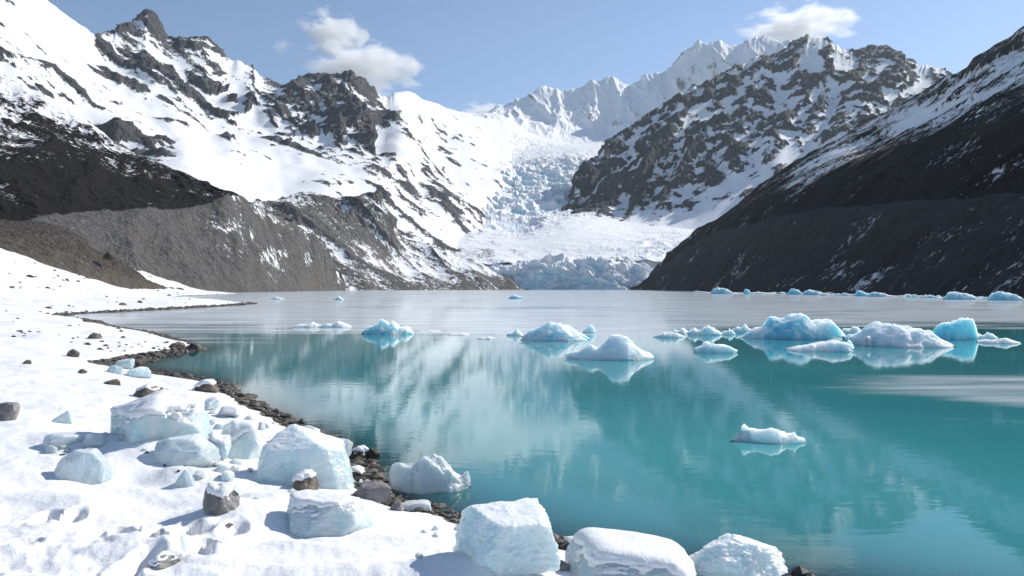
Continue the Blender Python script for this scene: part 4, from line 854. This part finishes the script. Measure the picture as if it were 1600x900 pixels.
berg('low peaked iceberg with deep blue left face at the lake centre', 815, 922, 501, 533, [(0, 0.25), (0.1, 0.45), (0.2, 0.6), (0.35, 0.85), (0.44, 1.0), (0.55, 0.92), (0.7, 0.75), (0.82, 0.5), (0.92, 0.35), (1, 0.1)], 4, m_berg, pw=2.0, crest=0.1, rough=0.09)
berg('small grey ice lump right behind the deep blue peaked iceberg', 911, 931, 506, 521, [(0, 0.3), (0.3, 0.7), (0.6, 1), (0.85, 0.8), (1, 0.2)], 5, m_berg_white, nx=50, ny=36)
berg('humped iceberg with low left tail, nearest of the central pair', 887, 1027, 522, 563, [(0, 0.25), (0.08, 0.38), (0.2, 0.45), (0.32, 0.62), (0.38, 0.5), (0.46, 0.7), (0.54, 0.98), (0.62, 1.0), (0.7, 0.9), (0.78, 0.6), (0.88, 0.35), (0.95, 0.25), (1, 0.1)], 6, m_berg_white, pw=2.2, rough=0.1)
berg('largest iceberg, with blue shaded front and fluted right side', 1175, 1330, 489, 531, [(0, 0.1), (0.06, 0.3), (0.16, 0.5), (0.24, 0.62), (0.28, 0.88), (0.36, 0.85), (0.44, 0.9), (0.5, 1.0), (0.58, 0.98), (0.66, 0.82), (0.78, 0.8), (0.87, 0.75), (0.93, 0.45), (1, 0.15)], 7, m_berg, pw=3.2, rough=0.12, nx=160, ny=100)
berg('white tabular iceberg with sloping top right of the largest one', 1352, 1503, 503, 543, [(0, 0.4), (0.08, 0.6), (0.18, 0.85), (0.3, 1.0), (0.42, 0.95), (0.55, 0.82), (0.68, 0.75), (0.8, 0.6), (0.88, 0.35), (1, 0.1)], 8, m_berg_white, pw=2.4, crest=0.3, rough=0.11, nx=150, ny=90)
berg('upright turquoise ice fin behind the white tabular iceberg', 1466, 1532, 494, 531, [(0, 0.3), (0.15, 0.7), (0.35, 0.8), (0.6, 0.9), (0.8, 1.0), (0.9, 0.95), (0.95, 0.45), (1, 0.2)], 9, m_berg, pw=3.0, rough=0.07, thick=0.5)
berg('small flat white floe floating alone between central and largest icebergs', 1090, 1156, 534, 552, [(0, 0.4), (0.15, 0.7), (0.3, 1), (0.5, 0.75), (0.7, 0.8), (0.9, 0.4), (1, 0.2)], 10, m_berg_white, cat='ice floe', pw=5, rough=0.14, name='ice_floe')
berg('long white floe lying in front of the largest iceberg', 1242, 1340, 532, 550, [(0, 0.2), (0.2, 0.5), (0.5, 0.8), (0.75, 1), (0.9, 0.8), (1, 0.3)], 11, m_berg_white, cat='ice floe', pw=4, rough=0.12, name='ice_floe')
berg('thin white floe right of the humped iceberg', 1025, 1071, 519, 528, [(0, 0.3), (0.3, 1), (0.7, 0.9), (1, 0.3)], 12, m_berg_white, cat='ice floe', pw=5, name='ice_floe', nx=60, ny=40)
berg('bright clear ice chip floating alone on the near turquoise water', 1166, 1263, 666, 693, [(0, 0.85), (0.05, 1.0), (0.12, 0.8), (0.25, 0.75), (0.45, 0.85), (0.6, 0.72), (0.72, 0.45), (0.8, 0.5), (0.83, 0.65), (0.87, 0.4), (1, 0.2)], 13, m_berg_white, cat='ice floe', pw=3, rough=0.12, name='ice_floe', thick=0.5)
berg('small glassy piece touching the left end of the bright ice chip', 1148, 1178, 672, 690, [(0, 0.3), (0.4, 0.9), (0.8, 1), (1, 0.5)], 14, m_clear, cat='ice floe', pw=2, name='ice_floe', nx=50, ny=36)
berg('clear glassy ice lump floating just off the near shore rocks', 604, 733, 712, 771, [(0, 0.55), (0.04, 0.8), (0.2, 0.78), (0.36, 0.85), (0.42, 1.0), (0.52, 0.96), (0.62, 0.85), (0.75, 0.6), (0.88, 0.38), (0.96, 0.45), (1, 0.2)], 15, m_clear, pw=2.6, rough=0.10, nx=130, ny=80, thick=0.6)
# brash around the big bergs
BG = 'brash ice between the icebergs'
i_ = 0
BL = ['leftmost low brash piece of the chain left of the largest iceberg', 'widest low brash piece of the chain left of the largest iceberg', 'small brash lump in the chain left of the largest iceberg, beside the widest piece', 'brash piece touching the left tip of the largest iceberg', 'grey brash lump behind the gap between largest and tabular icebergs', 'brash lump in the gap right of the largest iceberg', 'small brash lump right beside the long white floe', 'brash lump at the left foot of the white tabular iceberg', 'flat brash piece just right of the turquoise ice fin', 'flat brash strip at the right picture edge beyond the turquoise fin', 'low brash strip furthest left on the open water', 'low brash strip between the leftmost strip and the jumbled pale blue iceberg', 'thin brash piece just right of the jumbled pale blue iceberg', 'second thin brash piece right of the jumbled pale blue iceberg', 'third brash piece right of the jumbled pale blue iceberg', 'small brash piece at the left foot of the deep blue peaked iceberg']
for (a, b, pt, pb, w_) in ((1050, 1080, 512, 522, 1), (1078, 1132, 508, 524, 1), (1130, 1150, 513, 523, 1), (1146, 1180, 507, 520, 1), (1318, 1352, 509, 521, 1), (1325, 1362, 517, 532, 1), (1318, 1336, 530, 544, 1), (1346, 1372, 526, 541, 1), (1528, 1562, 519, 529, 1), (1540, 1600, 528, 537, 1), (455, 505, 504, 512, 1), (498, 546, 502, 512, 1), (648, 690, 516, 519, 1), (700, 735, 520.5, 524, 1), (745, 775, 526, 530, 1), (792, 818, 515, 525, 1)):
    i_ += 1
    berg(BL[i_-1], a, b, pt, pb, [(0, 0.3), (0.2, 0.7), (0.4, 0.6), (0.6, 1), (0.8, 0.6), (1, 0.2)], 30+i_, m_berg_white, cat='brash ice', group=BG, pw=3, rough=0.25, nx=50, ny=34, name='brash_ice')
# far row of stranded bergs along the right shore and bits by the glacier front
SG = 'stranded ice along the right shore'
def right_shore_py(px): return np.interp(px, [1060, 1120, 1250, 1400, 1500, 1600, 1680], [456, 459.3, 460.5, 464.5, 468.2, 470.2, 473])
special = {1130: ('flat-topped turquoise berg at the left end of the right shore ice row', 32, 11), 1168: ('small turquoise berg second from the left of the right shore ice row', 10, 9), 1244: ('rounded pale berg in the middle of the right shore ice row', 20, 10), 1271: ('broad blue berg right of the rounded pale one by the shore', 27, 9), 1348: ('square pale berg of the right shore ice row', 18, 10), 1376: ('long low berg right of the square pale one', 30, 8), 1506: ('large pale and turquoise berg near the right end of the shore ice', 44, 13), 1578: ('deep blue and white berg at the right end of the shore ice', 46, 15)}
k = 0
for px, (lab, w_, h_) in special.items():
    k += 1; pb = float(right_shore_py(px))
    berg(lab, px-w_/2, px+w_/2, pb-h_, pb, [(0, 0.4), (0.15, 0.9), (0.35, 1), (0.6, 0.85), (0.8, 0.7), (1, 0.3)], 60+k, m_berg, group=SG, pw=3.5, rough=0.18, nx=46, ny=30)
for px in np.arange(1092, 1640, 8.5):
    k += 1; px = px+rs.uniform(-3, 3); pb = float(right_shore_py(px))-rs.uniform(0.2, 1.6)
    w_ = rs.uniform(9, 20); h_ = rs.uniform(2, 6)*(1 if px > 1180 else 0.5)
    berg('small whitish ice piece in the row along the dark right shore', px-w_/2, px+w_/2, pb-h_, pb, [(0, 0.3), (0.2, 0.8), (0.5, 1), (0.8, 0.7), (1, 0.3)], 90+k, m_berg_white if rs.rand() > 0.2 else m_berg, cat='ice piece', group=SG+', small pieces', pw=3, rough=0.25, nx=26, ny=18, name='ice_piece')
berg('bright turquoise berg aground at the right of the glacier front', 922, 967, 441, 452.6, [(0, 0.4), (0.15, 0.8), (0.4, 1), (0.7, 0.9), (1, 0.3)], 201, m_berg, pw=3, rough=0.18, nx=50, ny=34)
berg('white and turquoise berg below the debris hill at the glacier front', 766, 800, 444, 452.8, [(0, 0.3), (0.4, 0.5), (0.8, 1), (0.9, 0.9), (1, 0.3)], 202, m_berg_white, pw=3, rough=0.2, nx=40, ny=30)
berg('tiny turquoise berg alone in the middle of the frozen lake', 795, 817, 460, 467, [(0, 0.5), (0.3, 1), (0.6, 0.8), (1, 0.4)], 203, m_berg, pw=3, rough=0.2, nx=36, ny=26)
berg('tiny white berg on the frozen lake, leftmost one', 422, 442, 463, 468, [(0, 0.3), (0.4, 1), (1, 0.2)], 204, m_berg_white, pw=3, nx=30, ny=20)
berg('tiny white berg on the frozen lake, second from left', 522, 536, 462, 469, [(0, 0.3), (0.5, 1), (1, 0.2)], 205, m_berg_white, pw=3, nx=30, ny=20)

# --- clouds
def cloud(label, px, py, d, wpx, hpx, seed, dens=0.02, dep=0.7):
    t = NT('cloud_vapour')
    p = t.obj()
    n = t.noise(p, 2.1, 7, 0.62, 0.3)
    ln = t.new('ShaderNodeVectorMath', operation='LENGTH'); t.l.new(p, ln.inputs[0])
    f = t.math('SUBTRACT', t.math('ADD', t.math('MULTIPLY', t.math('SUBTRACT', n, 0.5), 2.6), 0.78), ln.outputs['Value'])
    dn = t.math('MULTIPLY', t.step(f, 0.0, 0.45), dens)
    v = t.new('ShaderNodeVolumePrincipled'); v.inputs['Color'].default_value = (1, 1, 1, 1); v.inputs['Anisotropy'].default_value = 0.35
    t.l.new(dn, v.inputs['Density']); m = t.finish(None, v.outputs[0])
    m.cycles.volume_step_rate = 0.35
    dd, f_ = ICO[3]; me = tri_mesh('cloud', dd*1.0, f_, m)
    o_ = bpy.data.objects.new('cloud', me); COL.objects.link(o_)
    o_.location = ((px-800)/F*d, d, CAM_H+(450-py)/F*d)
    sx = wpx*d/F/2; o_.scale = (sx*1.2, sx*dep, hpx*d/F/2*1.35)
    o_.rotation_euler = (0, 0, seed)
    return tag(o_, label, 'cloud', 'small clouds over the peaks', 'thing')
cloud('white cloud low over the left rock peak, larger lower lobe', 566, 106, 7000, 175, 72, 0.3, 0.010)
cloud('white cloud puff above the larger lobe on the left', 524, 54, 7200, 115, 62, 0.9, 0.010)
cloud('tiny faint cloud wisp left of the white cloud puffs', 440, 72, 7100, 34, 20, 0.2, 0.005)
cloud('white cloud streaming off the right peak', 1245, 42, 7000, 165, 58, -0.2, 0.010)
cloud('flat white cloud cap behind the glacier saddle', 757, 174, 6500, 80, 26, 0.1, 0.010)

# --- air
th_ = NT('haze_air'); hv = th_.new('ShaderNodeVolumePrincipled'); hv.inputs['Color'].default_value = (0.80, 0.90, 1.0, 1); hv.inputs['Density'].default_value = 3e-5; hv.inputs['Anisotropy'].default_value = 0.3
m_haze = th_.finish(None, hv.outputs[0])
bm = bmesh.new(); bmesh.ops.create_cube(bm, size=1.0); me = bpy.data.meshes.new('haze'); bm.to_mesh(me); bm.free(); me.materials.append(m_haze)
o = bpy.data.objects.new('haze', me); COL.objects.link(o); o.scale = (6800, 5900, 1910); o.location = (0, 2650, 945)
tag(o, 'thin blue mountain air between the camera and the far peaks', 'haze', kind='stuff')
